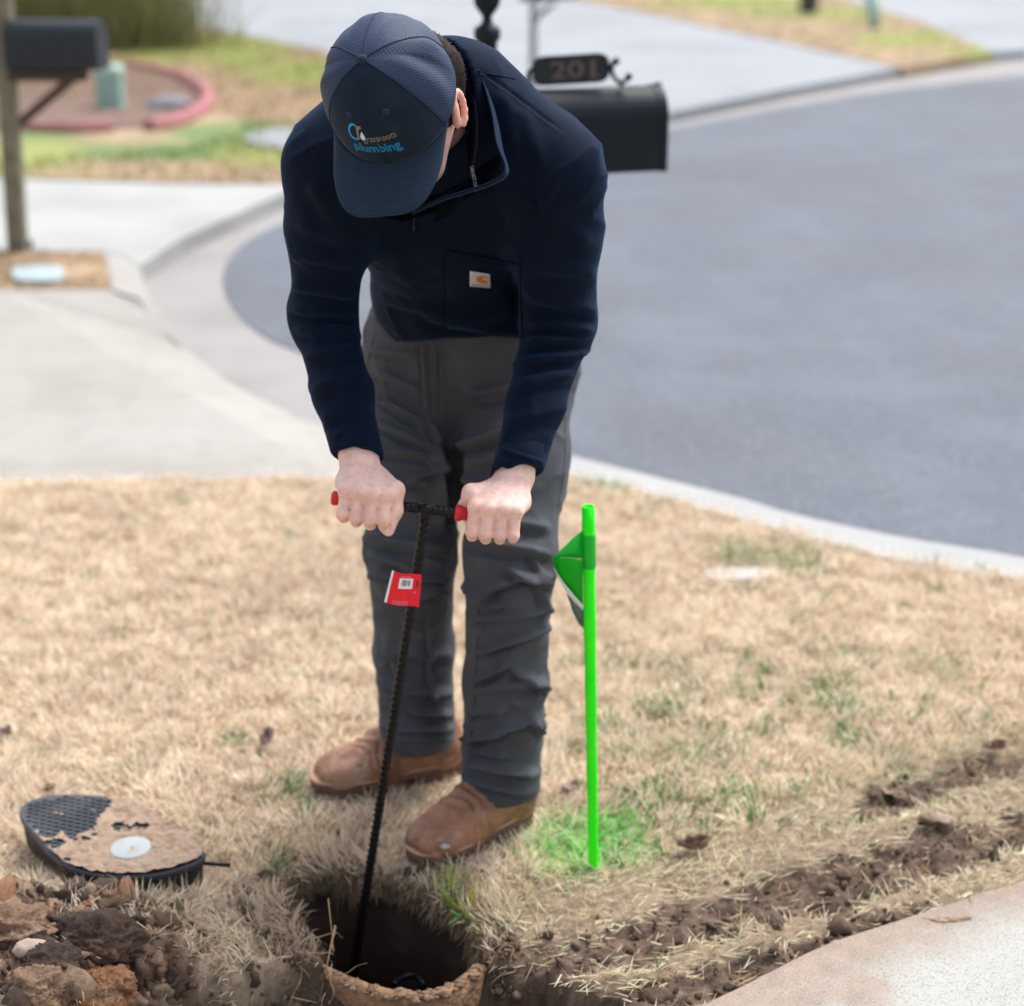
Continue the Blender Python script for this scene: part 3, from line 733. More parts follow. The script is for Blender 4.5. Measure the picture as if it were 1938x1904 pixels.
def vnormals(V, Fq):
    a, b, c, d = (V[Fq[:, i]] for i in range(4)); n = np.cross(c - a, d - b); N = np.zeros_like(V)
    for i in range(4): np.add.at(N, Fq[:, i], n)
    return N / (np.linalg.norm(N, axis=1)[:, None] + 1e-12)
def smooth(V, Fq, it=2, f=.5):
    for _ in range(it):
        A = np.zeros_like(V); cn = np.zeros(len(V))
        for i in range(4):
            j = (i + 1) % 4; np.add.at(A, Fq[:, i], V[Fq[:, j]]); np.add.at(A, Fq[:, j], V[Fq[:, i]])
            np.add.at(cn, Fq[:, i], 1); np.add.at(cn, Fq[:, j], 1)
        V = V + f * (A / np.maximum(cn, 1)[:, None] - V)
    return V
def folds(V, Fq, lines, front=True, gain=1.9, wf=1.0):
    """cloth folds: each line (x1,y1,x2,y2,width_px,height_m[,sag]) raises (or, negative, sinks) a crease on the side of the cloth that faces the street photographer"""
    N = vnormals(V, Fq); x, y = proj(V); fw = sstep(.10, .50, N @ TOCAM) if front else np.ones(len(V))
    D = np.zeros(len(V))
    for ln in lines:
        x1, y1, x2, y2, w, h = ln[:6]; sag = ln[6] if len(ln) > 6 else 0
        dx, dy = x2 - x1, y2 - y1; L = math.hypot(dx, dy)
        t = ((x - x1) * dx + (y - y1) * dy) / L / L
        pd = ((x - x1) * -dy + (y - y1) * dx) / L + sag * (1 - (2 * t - 1) ** 2)
        e = np.exp(-np.clip(np.abs(t - .5) - .32, 0, 9) ** 2 / .022)
        pr_ = np.exp(-(pd / w) ** 2) - .55 * np.exp(-((pd - 1.7 * w) / (.8 * w)) ** 2)
        D += h * e * pr_
    return V + N * (D * fw * gain * wf)[:, None]

# ------------------------------------------------------------------ the person
person_at = np.array([-.14, 3.02, 0.0])
# joints (r = his right, on the picture's left)
hipc = at(893, 668, 3.14)
HIP = {'r': at(800, 668, 3.15), 'l': at(985, 672, 3.12)}
KNEE = {'r': at(777, 1040, 2.99), 'l': at(966, 1060, 2.88)}
ANK = {'r': at(790, 1395, 3.155), 'l': at(946, 1500, 2.955)}
SH = {'r': at(632, 318, 2.80), 'l': at(1046, 325, 2.80)}
ELB = {'r': at(612, 600, 2.84), 'l': at(1058, 610, 2.84)}
WRI = {'r': at(679, 868, 2.66), 'l': at(975, 900, 2.65)}
waist = at(882, 560, 3.10); chest = at(848, 360, 2.93); neckb = at(812, 190, 2.84)
HO = at(739, 184, 2.60)                               # middle of the hat band plane
def unit(v): v = np.array(v, float); return v / np.linalg.norm(v)
UP_ = unit([-.28, -.787, .55]); FW_ = unit([-.04, -.56, -.827]); FW_ = unit(FW_ - UP_ * UP_.dot(FW_))
LT_ = np.cross(FW_, UP_); LT_ = LT_ if LT_[0] > 0 else -LT_
def hd(l, f, u): return HO + LT_ * l + FW_ * f + UP_ * u
LAT = np.array([1.0, 0, 0])

# T-handle the hands hold
HA = at(627, 942, 2.615); HB = at(985, 985, 2.60)     # its two ends (the second is inside the fist)
hdir = unit(HB - HA)
def on_handle(x):                                     # point of the handle under picture column x
    best = min(np.linspace(0, 1, 400), key=lambda t: abs(proj(HA + (HB - HA) * t)[0] - x)); return HA + (HB - HA) * best
body = SDF()
FLUSH_SHADE = []
def mid_(p, q, t): return p + (q - p) * t
body.ell(hd(0, -.012, .012), (.076, .098, .095), (LT_, FW_, UP_), .01)
body.cone(hd(0, .045, -.02), hd(0, .066, -.105), .058, .030, .03)
for s in (-1, 1):
    body.cone(hd(s * .060, -.008, -.070), hd(s * .026, .060, -.118), .024, .022, .035)      # jaw
    body.cone(hd(s * .030, .074, -.052), hd(s * .045, .055, -.058), .016, .016, .02)      # cheekbone
    body.ell(hd(s * .031, .086, -.022), (.015, .008, .010), (LT_, FW_, UP_), .006)        # eye
    # ear: rim, bowl, lobe
    ec = hd(s * .084, .004, -.052); eu = unit(UP_ * .72 - FW_ * .69); ef = unit(FW_ * .72 + UP_ * .69)
    body.ell(ec, (.008, .016, .030), (unit(LT_ * s + ef * -.45), unit(ef + LT_ * s * .45), eu), .008)
    FLUSH_SHADE.append((ec + LT_ * s * .01, .030, (.74, .34, .29), .8))
    ring = [ec + LT_ * s * .007 + unit(ef * -1 + LT_ * s * .35) * (.0150 * math.cos(a)) + eu * (.028 * math.sin(a)) for a in np.linspace(-1.2, 2.7, 9)]
    body.chain(ring, [.0045] * 9, .005)
body.cone(hd(0, .088, -.028), hd(0, .112, -.060), .009, .013, .012)                        # nose
body.cone(hd(-.018, .087, -.088), hd(.018, .087, -.088), .0075, .0075, .010)               # lips
body.cone(hd(0, -.020, -.07), neckb - [0, 0, .01], .056, .058, .03)
body.oval(neckb - [0, 0, .03], chest, (.06, .05), (.14, .09), LAT, .04)
body.oval(chest, waist, (.14, .09), (.13, .085), LAT, .06)
body.oval(waist, hipc, (.13, .085), (.14, .085), LAT, .06)
def hand(s, palm, ain, wr):
    """closed fist: palm = handle point under it, ain = unit direction along the handle towards the thumb"""
    w = unit(wr - palm); f = unit(TOCAM * .86 + np.array([0, 0, -.30])); f = unit(f - ain * f.dot(ain)); z = np.cross(ain, f); z = z if z[2] > 0 else -z
    q = lambda a, ff, u: palm + ain * a + f * ff + z * u
    wt = wr - palm
    body.oval(wr, palm + wt * .46 + f * .006, (.027, .019), (.036, .018), ain, .02)
    body.oval(palm + wt * .5 + f * .004, q(0, .018, .026), (.037, .018), (.042, .015), ain, .02)
    sp = [.034, .0115, -.0115, -.033]; ln = [1.0, 1.06, 1.0, .86]; rd = [.0108, .0110, .0104, .0094]
    for i in range(4):
        a, L, r = sp[i], ln[i], rd[i]
        mcp = q(a * .98, .030 - .004 * abs(i - 1), .022 + .003 * L); pip = q(a * 1.02, .039, -.012 * L - .002)
        dip = q(a * 1.0, .020, -.029 * L); tip = q(a * .97, -.008, -.027 * L)
        body.cone(palm + wt * .55 + ain * a * .7 + f * .012, mcp, .009, r * 1.05, .014)
        body.ell(mcp + f * .003, (r * 1.12,) * 3, None, .006)
        body.cone(mcp, pip, r * 1.03, r * .96, .005)
        body.ell(pip, (r * 1.0,) * 3, None, .004)
        FLUSH_SHADE.append((pip, .011, (.66, .33, .27), .75)); FLUSH_SHADE.append((mcp + f * .008, .010, (.70, .38, .31), .6)); FLUSH_SHADE.append((mid_(mcp, pip, .5) + ain * .011, .005, (.40, .18, .14), .8)); FLUSH_SHADE.append((tip, .010, (.72, .36, .30), .6))  # dark spot between fingers is groove shade painted into the skin colour
        body.cone(wr + f * .012 + ain * a * .35, mcp + f * .001, .006, r * .80, .008)
        body.cone(pip, dip, r * .92, r * .86, .004); body.cone(dip, tip, r * .86, r * .78, .004)
    if s == 'r':
        th = [palm + wt * .62 + ain * .030, q(.047, .008, .030), q(.050, .014, -.004), q(.043, .026, -.036)]
        body.chain(th, [.015, .0135, .0115, .0092], .010)
    else:
        th = [palm + wt * .60 + ain * .026, q(.044, -.006, .036), q(.052, -.018, .004), q(.040, -.016, -.022)]
        body.chain(th, [.015, .0135, .0115, .0095], .010)
PALM = {'r': on_handle(693), 'l': on_handle(937)}
for s in 'rl':
    body.cone(SH[s], ELB[s], .052, .040, .03); body.cone(ELB[s], WRI[s], .040, .028, .03)
    body.cone(neckb - [0, 0, .04], SH[s], .035, .050, .03)
    ain = hdir if s == 'r' else -hdir
    hand(s, PALM[s], ain, WRI[s])
    body.cone(HIP[s] + [0, .01, -.04], KNEE[s], .072, .050, .05); body.cone(KNEE[s], ANK[s], .050, .036, .04)
body_V, body_F = body.mesh(.0029)
body_V = smooth(body_V, body_F, 1, .3)
person = new_obj('person', body_V - person_at, body_F, M['skin'], label='person in navy top, cap and grey trousers bending over the hole gripping a T handle', cat='person')
person.location = tuple(person_at)
_c = np.tile(np.array([.78, .52, .455]), (len(body_V), 1))
for (jp, rad_, colr, st) in FLUSH_SHADE:
    w_ = np.exp(-(np.linalg.norm(body_V - jp, axis=1) / rad_) ** 2)[:, None] * st; _c = _c + (np.array(colr) - _c) * w_
_c *= (1 + .10 * vnoise(body_V, .012, 3) + .06 * vnoise(body_V, .004, 5))[:, None]
_bd = np.exp(-(np.linalg.norm(body_V - hd(0, .045, -.10), axis=1) / .055) ** 4)[:, None] * .35 * (.6 + .4 * vnoise(body_V, .004, 8))[:, None]; _c = _c + (np.array([.25, .17, .14]) - _c) * np.clip(_bd, 0, 1)
set_col(person, np.clip(_c, .02, 1))
def wear(name, V, Fq, m, parent, **kw): return new_obj(name, V, Fq, m, parent, **kw)

# trousers
tr = SDF()
tr.oval(hipc + [0, 0, .03], hipc - [0, -.01, .075], (.190, .128), (.196, .130), LAT, .05, 2.3)
tr.oval(waist, hipc, (.160, .118), (.188, .125), LAT, .05)
def mid(a, b, t): return a + (b - a) * t
for s, wk in (('r', .083), ('l', .082)):
    hp, kn, an = HIP[s], KNEE[s], ANK[s]
    tr.oval(hp, mid(hp, kn, .55), (.104, .113), (.091, .10), LAT, .03)
    tr.oval(mid(hp, kn, .55), kn, (.091, .10), (wk, .088), LAT, .05)
    tr.oval(kn, mid(kn, an, .5), (wk, .086), (.076, .079), LAT, .03)
    tr.oval(mid(kn, an, .5), an + (an - kn) * .03, (.076, .079), (.080, .084), LAT, .03)
hem_n = {}
for s in 'rl':
    a = unit(ANK[s] - KNEE[s]); a = unit(a + np.array([0, -.30, 0]) + np.array([.10 if s == 'l' else -.02, 0, 0])); hem_n[s] = (ANK[s] - a * .0, a)
def hemcut(p):
    r = np.full(len(p), -1.)
    for s in 'rl':
        c, a = hem_n[s]; m = (np.linalg.norm(p - c, axis=1) < .17) | ((p[:, 2] < c[2]) & (np.abs(p[:, 0] - c[0]) < .17) & (np.abs(p[:, 1] - c[1]) < .25))
        m &= np.linalg.norm((p - ANK[s])[:, :2], axis=1) < np.linalg.norm((p - ANK['l' if s == 'r' else 'r'])[:, :2], axis=1)
        v = (p - c) @ a; r = np.where(m, np.maximum(r, v), r)
    return r
tr.sub(hemcut)
V, Fq = tr.mesh(.0042)
TF = [  # crotch and fly
 (853, 835, 860, 1010, 20, -.012), (850, 850, 856, 970, 12, -.009),
 (775, 905, 850, 880, 9, .006), (862, 850, 990, 812, 9, .009), (880, 880, 1020, 850, 12, .006), (705, 745, 800, 800, 10, .006), (700, 790, 800, 840, 10, .007), (705, 850, 815, 862, 10, .006), (710, 700, 800, 740, 12, .004),
 (800, 640, 808, 780, 6, .004), (832, 645, 838, 800, 4, .003), (815, 800, 832, 838, 8, .005), (722, 905, 820, 915, 10, .006), (860, 905, 960, 925, 12, .005), (880, 745, 990, 735, 14, .005), (700, 660, 790, 672, 10, .004),
 # right knee of his (left in view)
 (680, 1015, 850, 1040, 12, .007), (700, 1045, 790, 1078, 10, .006), (690, 1085, 860, 1090, 9, .009), (770, 1130, 862, 1105, 10, .006), (705, 1150, 800, 1190, 13, .005), (715, 1230, 860, 1240, 16, .005),
 (712, 1290, 865, 1312, 10, .008), (716, 1325, 860, 1352, 9, .008), (720, 1370, 862, 1378, 8, .007), (730, 1200, 760, 1290, 12, .005), (812, 1180, 815, 1330, 5, .004), (740, 1395, 860, 1398, 5, .004),
 # left leg
 (870, 1020, 1040, 1050, 13, .006), (880, 1095, 960, 1140, 9, .010, -8), (900, 1130, 1040, 1090, 10, .011, 14), (960, 1075, 1045, 1108, 9, .009), (890, 1170, 1050, 1150, 12, .006), (900, 1235, 1045, 1175, 10, .010),
 (895, 1290, 960, 1255, 9, .008), (905, 1300, 1040, 1290, 14, .005), (960, 1260, 1045, 1310, 9, .006), (885, 1350, 960, 1340, 10, .006), (870, 1402, 960, 1378, 9, .010), (930, 1380, 1030, 1352, 9, .010), (1000, 1352, 1030, 1392, 9, .006),
 (880, 1432, 1018, 1462, 10, .009, -6), (872, 1462, 1010, 1498, 8, .008, -5), (878, 1412, 960, 1430, 8, .006), (870, 1502, 1005, 1530, 4, .004), (1010, 1050, 1035, 1160, 10, .005), (900, 980, 1040, 1000, 14, .004)]
def more_folds(V, Fq, amp, s, seed, wf=1.0, stretch=(1, 1, .45)):
    N = vnormals(V, Fq); q = V * np.array(stretch)
    w = V + .05 * np.stack([vnoise(V, .12, seed + i) for i in range(3)], -1)
    rx = np.stack([w[:, 0] * .75 + w[:, 2] * .65, w[:, 1] * .8, w[:, 2] * .95 - w[:, 0] * .55], -1)
    r = 1 - np.abs(vnoise(rx, s, seed + 5)); r = r ** 4 - .3
    m = .35 + .65 * sstep(-.2, .4, vnoise(V, .14, seed + 9))
    return V + N * (amp * r * m * wf)[:, None]
hw_ = sstep(.004, .04, -hemcut(V)); V = more_folds(V, Fq, .0050, .045, 3, hw_)
TF = [(l[0], l[1], l[2], l[3], l[4] * .72) + tuple(l[5:]) for l in TF]
V = folds(V, Fq, TF, gain=2.7, wf=hw_); V = smooth(V, Fq, 1, .3)
trousers = wear('trousers', V, Fq, M['denim'], person, label='charcoal grey work trousers creased at the knees')
tbvh = BVHTree.FromPolygons([tuple(v) for v in V], [tuple(f) for f in Fq])
def thit(x, y, off=.0006):
    d = unit(ray(x, y)); q = tbvh.ray_cast(Vector((0, 0, CAM_H)), Vector(d)); return None if q[0] is None else np.array(q[0]) - d * off
for sm, rr_ in (([(806, 655), (807, 700), (809, 745), (813, 790), (824, 822), (838, 838)], .0012), ([(826, 655), (828, 700), (830, 760), (834, 815)], .0010), ([(708, 640), (700, 668), (692, 700)], .0012), ([(1030, 690), (1060, 715), (1085, 735), (1098, 745)], .0012),
                ([(818, 1000), (820, 1060), (818, 1120), (820, 1200), (824, 1290), (826, 1370)], .0011), ([(905, 1150), (902, 1230), (898, 1320), (890, 1400), (884, 1480)], .0011),
                ([(716, 1380), (750, 1388), (790, 1391), (830, 1388), (860, 1380)], .0010), ([(873, 1486), (900, 1494), (940, 1504), (980, 1514), (1006, 1518)], .0010), ([(1066, 760), (1070, 820), (1066, 900), (1056, 960)], .0011)):
    pth = [q for q in (thit(x, y) for x, y in [tuple(p) for p in crom(sm, 4)]) if q is not None]
    if len(pth) > 2:
        mb = MB(); mb.tube(pth, rr_, 6); mb.build('seam', M['denim'], trousers)

# quarter zip top
jk = SDF()
jk.oval(hipc + [0, .01, .06], waist, (.172, .135), (.158, .134), LAT, .06)
jk.oval(waist, chest, (.158, .134), (.174, .132), LAT, .06)
jk.oval(chest, mid(chest, neckb, .62), (.174, .132), (.135, .095), LAT, .08)
jk.oval(mid(chest, neckb, .6), neckb + np.array([0.02, .01, .0]), (.14, .095), (.085, .075), LAT, .07)
for s in 'rl':
    sg = -1 if s == 'r' else 1
    tp = neckb + np.array([sg * .06, 0, -.005])
    jk.cone(tp, SH[s] + [0, 0, .0], .076, .068, .10)
    up_, el_ = (.064, .054) if s == 'r' else (.070, .061)
    jk.cone(SH[s], mid(SH[s], ELB[s], .4), .071, up_ + .004, .07)
    jk.cone(mid(SH[s], ELB[s], .4), ELB[s], up_ + .004, el_, .03)
    jk.cone(ELB[s], mid(ELB[s], WRI[s], .55), el_, .049, .03)
    jk.cone(mid(ELB[s], WRI[s], .55), WRI[s], .049, .0385, .02)
def cuffcut(p):
    r = np.full(len(p), -1.)
    for s in 'rl':
        a = unit(WRI[s] - ELB[s]) + np.array([-.30 if s == 'r' else .34, 0, 0]); a = unit(a); c = WRI[s] - unit(WRI[s] - ELB[s]) * .006
        m = np.linalg.norm(p - c, axis=1) < .11; v = (p - c) @ a; r = np.where(m, np.maximum(r, v), r)
    return r
hemd = unit(hipc - waist); hemd = unit(hemd + np.array([0, .10, 0])); hemc = at(870, 640, 3.00)
jk.sub(cuffcut)
jk.sub(lambda p: np.where((np.abs(p[:, 0] - hipc[0]) < .21) & (p[:, 1] > 2.86), (p - hemc) @ unit(np.array([.04, -.30, -.94])), -1.))
# the neck opening
nk_c = hd(0.010, .0, -.075) * .35 + neckb * .65
nb = unit(neckb - chest)
def neckhole(p):
    q = p - (neckb + np.array([-.012, -.060, .015])); ax = unit(hd(0, 0, -.02) - neckb); t = q @ ax
    lat_ = q @ LAT; w_ = np.cross(ax, LAT); oth = q @ w_
    rr = np.sqrt((lat_ / .090) ** 2 + (oth / .100) ** 2)
    return -np.maximum((rr - 1) * .08, -(t + .045))
jk.sub(neckhole)
V, Fq = jk.mesh(.0042)
JF = [(545, 480, 670, 500, 12, .006), (550, 540, 672, 560, 10, .009), (552, 585, 672, 600, 9, .009), (558, 625, 680, 625, 10, .008), (572, 680, 690, 662, 11, .006), (590, 735, 700, 712, 12, .005), (605, 790, 705, 775, 14, .004),
      (632, 850, 712, 824, 6, .004), (628, 826, 706, 800, 7, .005), (560, 420, 660, 455, 16, .005), (590, 340, 640, 430, 16, .004),
      (1000, 560, 1130, 590, 12, .007), (1000, 610, 1125, 625, 10, .009), (995, 650, 1120, 640, 9, .010), (985, 690, 1115, 668, 10, .008), (975, 730, 1105, 705, 12, .005), (955, 800, 1085, 770, 14, .005),
      (938, 872, 1025, 905, 6, .005), (942, 850, 1035, 880, 7, .005), (1010, 500, 1135, 520, 14, .005), (1030, 400, 1120, 470, 18, .005), (985, 470, 1005, 560, 14, .008), (990, 440, 1060, 340, 10, .004),
      (905, 130, 1060, 245, 3, -.003), (950, 170, 985, 300, 16, .005), (985, 200, 1030, 330, 16, .004), (1000, 330, 1020, 420, 3, -.003), (960, 330, 1025, 400, 3, -.003),
      (720, 560, 900, 610, 12, .006), (700, 520, 800, 560, 12, .006), (860, 600, 980, 590, 12, .005), (740, 420, 760, 540, 16, .004), (935, 300, 985, 430, 18, .006), (700, 430, 720, 500, 14, .006), (800, 600, 960, 632, 9, .006)]
V = more_folds(V, Fq, .0060, .06, 23)
V = folds(V, Fq, JF, gain=1.35); V = smooth(V, Fq, 1, .3)
jacket = wear('jacket', V, Fq, M['navy'], person, label='navy quarter zip top with a chest pocket')
jbvh = BVHTree.FromPolygons([tuple(v) for v in V], [tuple(f) for f in Fq])
def hit(x, y, off=.0015, bvh=None, dflt=2.8):
    d = unit(ray(x, y)); r = (bvh or jbvh).ray_cast(Vector((0, 0, CAM_H)), Vector(d))
    if r[0] is None: return at(x, y, dflt)
    return np.array(r[0]) - d * off
def patch(name, corners, m, parent, off=.002, n=10, bvh=None, thick=True, **kw):
    """a cloth patch sewn on: corners tl, tr, br, bl (on the sheet), laid on the cloth below"""
    c = [np.array(q, float) for q in corners]; pts = []
    for i in range(n + 1):
        for j in range(n + 1):
            u, v = i / n, j / n; q = c[0] * (1 - u) * (1 - v) + c[1] * u * (1 - v) + c[2] * u * v + c[3] * (1 - u) * v
            pts.append(hit(q[0], q[1], off, bvh))
    mb = MB(); mb.grid(pts, n + 1, n + 1)
    o = mb.build(name, m, parent, **kw)
    if thick:
        s = o.modifiers.new('thick', 'SOLIDIFY'); s.thickness = .0012
    return o
pocket = patch('pocket', [(845, 474), (985, 500), (988, 640), (846, 622)], M['navy'], jacket, .0045, 16)
mb = MB()
pp = [hit(x, y, .0055) for x, y in [(845, 474), (870, 484), (900, 494), (925, 500), (955, 502), (986, 498)]]
mb.tube(pp, .0022, 6); mb.build('pocket_hem', M['navy'], jacket)
# maker's label on the pocket
lb = [(889, 514), (928, 520), (929, 546), (889, 543)]

LBC = [hit(x, y, .012) for x, y in lb]
def lab(u, v, loff=.0016):                                        # label coordinates 0..1
    c = LBC; return c[3] * (1 - u) * (1 - v) + c[2] * u * (1 - v) + c[1] * u * v + c[0] * (1 - u) * v + TOCAM * (.0022 * (1 - (2 * u - 1) ** 2) + loff)
mb = MB(); mb.grid([lab(i / 8, j / 8, 0) for i in range(9) for j in range(9)], 9, 9); label_ = mb.build('label', M['white_cloth'], jacket); label_.modifiers.new('thick', 'SOLIDIFY').thickness = .0006
def lab_shape(name, uv, m):
    tri = tessellate_polygon([[Vector((a, b, 0)) for a, b in uv]])
    o = new_obj(name, [lab(a, b) for a, b in uv], [tuple(t) for t in tri], m, jacket, False); return o
cs = [(.84, .72), (.84, .66), (.80, .60), (.70, .56), (.64, .58), (.62, .64), (.66, .70), (.72, .71), (.70, .76), (.62, .78), (.50, .76), (.38, .68), (.31, .56), (.33, .42), (.42, .31), (.55, .26), (.84, .25), (.84, .50), (.74, .49), (.68, .52)]
cs = [(.84, .25), (.84, .52), (.74, .50), (.66, .53), (.63, .60), (.66, .68), (.74, .71), (.76, .66), (.80, .63), (.84, .66), (.84, .76), (.70, .80), (.55, .79), (.42, .73), (.33, .62), (.31, .50), (.36, .38), (.46, .29), (.58, .25)]
lab_shape('emblem', cs, M['orange'])
def text_mesh(body_txt, size=1.0, offset=0.0):
    cu = bpy.data.curves.new('text', 'FONT'); cu.body = body_txt; cu.size = size; cu.offset = offset; cu.resolution_u = 3
    o = bpy.data.objects.new('text', cu); C.objects.link(o); bpy.context.view_layer.update()
    me = bpy.data.meshes.new_from_object(o.evaluated_get(bpy.context.evaluated_depsgraph_get()))
    v = [tuple(q.co) for q in me.vertices]; f = [tuple(p.vertices) for p in me.polygons]
    bpy.data.objects.remove(o); bpy.data.meshes.remove(me)
    return np.array(v), f
def text_on(name, txt, fn, m, parent, bold=0.0):
    """letters laid by fn(u,v) with u,v in 0..1 of the text's own box"""
    v, f = text_mesh(txt, 1.0, bold); lo = v.min(0); hi = v.max(0)
    return new_obj(name, [fn((q[0] - lo[0]) / (hi[0] - lo[0]), (q[1] - lo[1]) / (hi[1] - lo[1])) for q in v], f, m, parent, False)
text_on('lettering', 'carhartt', lambda u, v: lab(.10 + .76 * u, .09 + .10 * v), M['dark_ink'], jacket)
for sm in ([(886, 131), (905, 135), (927, 141), (950, 145), (976, 150), (1004, 161), (1033, 176), (1058, 191), (1082, 209), (1102, 228)], [(950, 300), (966, 311), (984, 324), (1008, 342), (1033, 361)], [(1033, 361), (1022, 395), (1005, 440), (990, 480)], [(574, 246), (590, 285), (606, 325), (627, 362), (655, 395)]):
    ok_ = [(x, y) for x, y in sm if jbvh.ray_cast(Vector((0, 0, CAM_H)), Vector(unit(ray(x, y))))[0] is not None and jbvh.ray_cast(Vector((0, 0, CAM_H)), Vector(unit(ray(x + 6, y - 6))))[0] is not None]
    mb = MB(); mb.tube(crom([hit(x, y, .0006) for x, y in ok_], 3), .0013, 6); mb.build('seam', M['navy'], jacket)
# cuffs
for s in 'rl':
    a = unit(WRI[s] - ELB[s]); e = unit(a + np.array([-.30 if s == 'r' else .34, 0, 0])); mb = MB(); pts = []
    u = unit(np.cross(a, [0, 1, 0])); w = np.cross(a, u); c = WRI[s] - a * .006
    for k in range(28):
        an = 2 * math.pi * k / 28; r0 = u * math.cos(an) + w * math.sin(an)
        t0 = -r0.dot(e) / a.dot(e)
        for (t, r) in ((-.040, .0415), (-.038, .0435), (-.004, .0425), (.001, .041), (.001, .037), (-.012, .035)):
            rr_ = r + .0012 * math.sin(5 * an + 1) + .0008 * math.sin(9 * an)
            pts.append(c + r0 * rr_ + a * (t + t0 * rr_))
    mb.grid(pts, 28, 6, True); mb.build('cuff', M['navy'], jacket)
# standing collar, open at the front
top = [(700, 60, 2.78), (775, 62, 2.83), (860, 84, 2.83), (905, 135, 2.78), (930, 210, 2.70), (940, 270, 2.64), (957, 322, 2.585), (930, 345, 2.58), (880, 362, 2.60), (835, 376, 2.62), (780, 400, 2.66)]
bot = [(690, 90, 2.86), (790, 100, 2.90), (885, 104, 2.90), (921, 158, 2.84), (942, 228, 2.76), (952, 282, 2.70), (963, 328, 2.645), (934, 351, 2.62), (883, 368, 2.63), (838, 382, 2.65), (784, 405, 2.68)]
tc_ = crom([at(*q) for q in top], 5); bc_ = crom([at(*q) for q in bot], 5)
mb = MB(); pts = []
for a, b in zip(tc_, bc_):
    for t in (0, .18, .22, .5, .8, 1.0):
        bul = unit(a - neckb) * (.004 * math.sin(math.pi * t)) + (.0007 if t == .18 else 0) * unit(a - neckb)
        pts.append(a * (1 - t) + b * t + bul)
mb.grid(pts, len(tc_), 6); col_o = mb.build('collar', M['navy'], jacket)
s_ = col_o.modifiers.new('thick', 'SOLIDIFY'); s_.thickness = .0018
mb = MB(); mb.tube(tc_, .0013, 6); mb.tube([a * .8 + b * .2 + unit(a - neckb) * .0015 for a, b in zip(tc_, bc_)], .0009, 5); mb.build('collar_edge', M['navy'], jacket)
# dark polo collar within
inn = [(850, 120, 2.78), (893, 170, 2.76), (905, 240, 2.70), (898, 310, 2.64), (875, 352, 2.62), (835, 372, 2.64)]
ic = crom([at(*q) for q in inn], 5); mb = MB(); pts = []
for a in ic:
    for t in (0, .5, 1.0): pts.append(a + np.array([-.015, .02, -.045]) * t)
mb.grid(pts, len(ic), 3); pc = mb.build('shirt_collar', M['navy_shaded'], person); s_ = pc.modifiers.new('thick', 'SOLIDIFY'); s_.thickness = .003
# near-black sheet closing the neck opening, shade inside the top put into colour
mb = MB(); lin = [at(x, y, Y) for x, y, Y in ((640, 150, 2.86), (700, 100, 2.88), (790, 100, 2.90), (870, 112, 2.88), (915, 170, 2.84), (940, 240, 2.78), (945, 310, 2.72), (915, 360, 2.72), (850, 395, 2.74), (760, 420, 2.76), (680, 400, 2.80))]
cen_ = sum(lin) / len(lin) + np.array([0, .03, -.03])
mb.add([cen_] + lin, [(0, i + 1, (i + 1) % len(lin) + 1) for i in range(len(lin))]); mb.build('shaded_shirt', M['navy_shaded'], person)
# zip and puller
mb = MB(); zp = [hit(x, y, .002) for x, y in [(795, 372), (790, 385), (786, 400), (783, 420), (782, 440)]]; mb.tube(zp, .0016, 6)
mb.box(hit(783, 430, .006), (.0035, .003, .011)); mb.build('zip', mat('zip_metal', (.03, .03, .035), .5, metal=.3), jacket)
tp_ = [at(x, y, Y) for x, y, Y in ((889, 312, 2.612), (892, 330, 2.612), (894, 345, 2.612), (896, 364, 2.612))]
text_on('neck_tape', 'CARHARTT FORCE', lambda u, v: at(889 + 9 * u + 7 * v, 316 + 46 * u - 2 * v, 2.600), mat('tape_print', (.28, .31, .38), .7), jacket)

# hair
hr = SDF()
hr.ell(hd(0, -.014, .000), (.082, .093, .098), (LT_, FW_, UP_), .01)
hr.ell(hd(0.004, -.040, -.060), (.075, .062, .066), (LT_, FW_, UP_), .02)
for s in (-1, 1): hr.cone(hd(s * .074, .012, -.02), hd(s * .0735, .018, -.060), .010, .0055, .012)
hr.ell(hd(.040, -.052, -.034), (.060, .058, .062), (LT_, FW_, UP_), .03)
hr.cone(hd(.012, -.030, -.066), mid(hd(0, -.025, -.07), neckb, .75), .067, .070, .03)
hr.sub(lambda p: ((p - hd(0, .045, 0)) @ unit(FW_ * .75 + UP_ * -.0)) - .012 * 0)
V, Fq = hr.mesh(.003)
N = vnormals(V, Fq); hq_ = np.stack([(V @ LT_) * 1.0, (V @ UP_) * 1.0, (V @ FW_) * .25], -1)
V = V + N * (.0011 * (1 - np.abs(vnoise(hq_, .006, 3))) + .0028 * vnoise(hq_, .022, 5))[:, None]
hair = wear('hair', V, Fq, M['hair'], person)
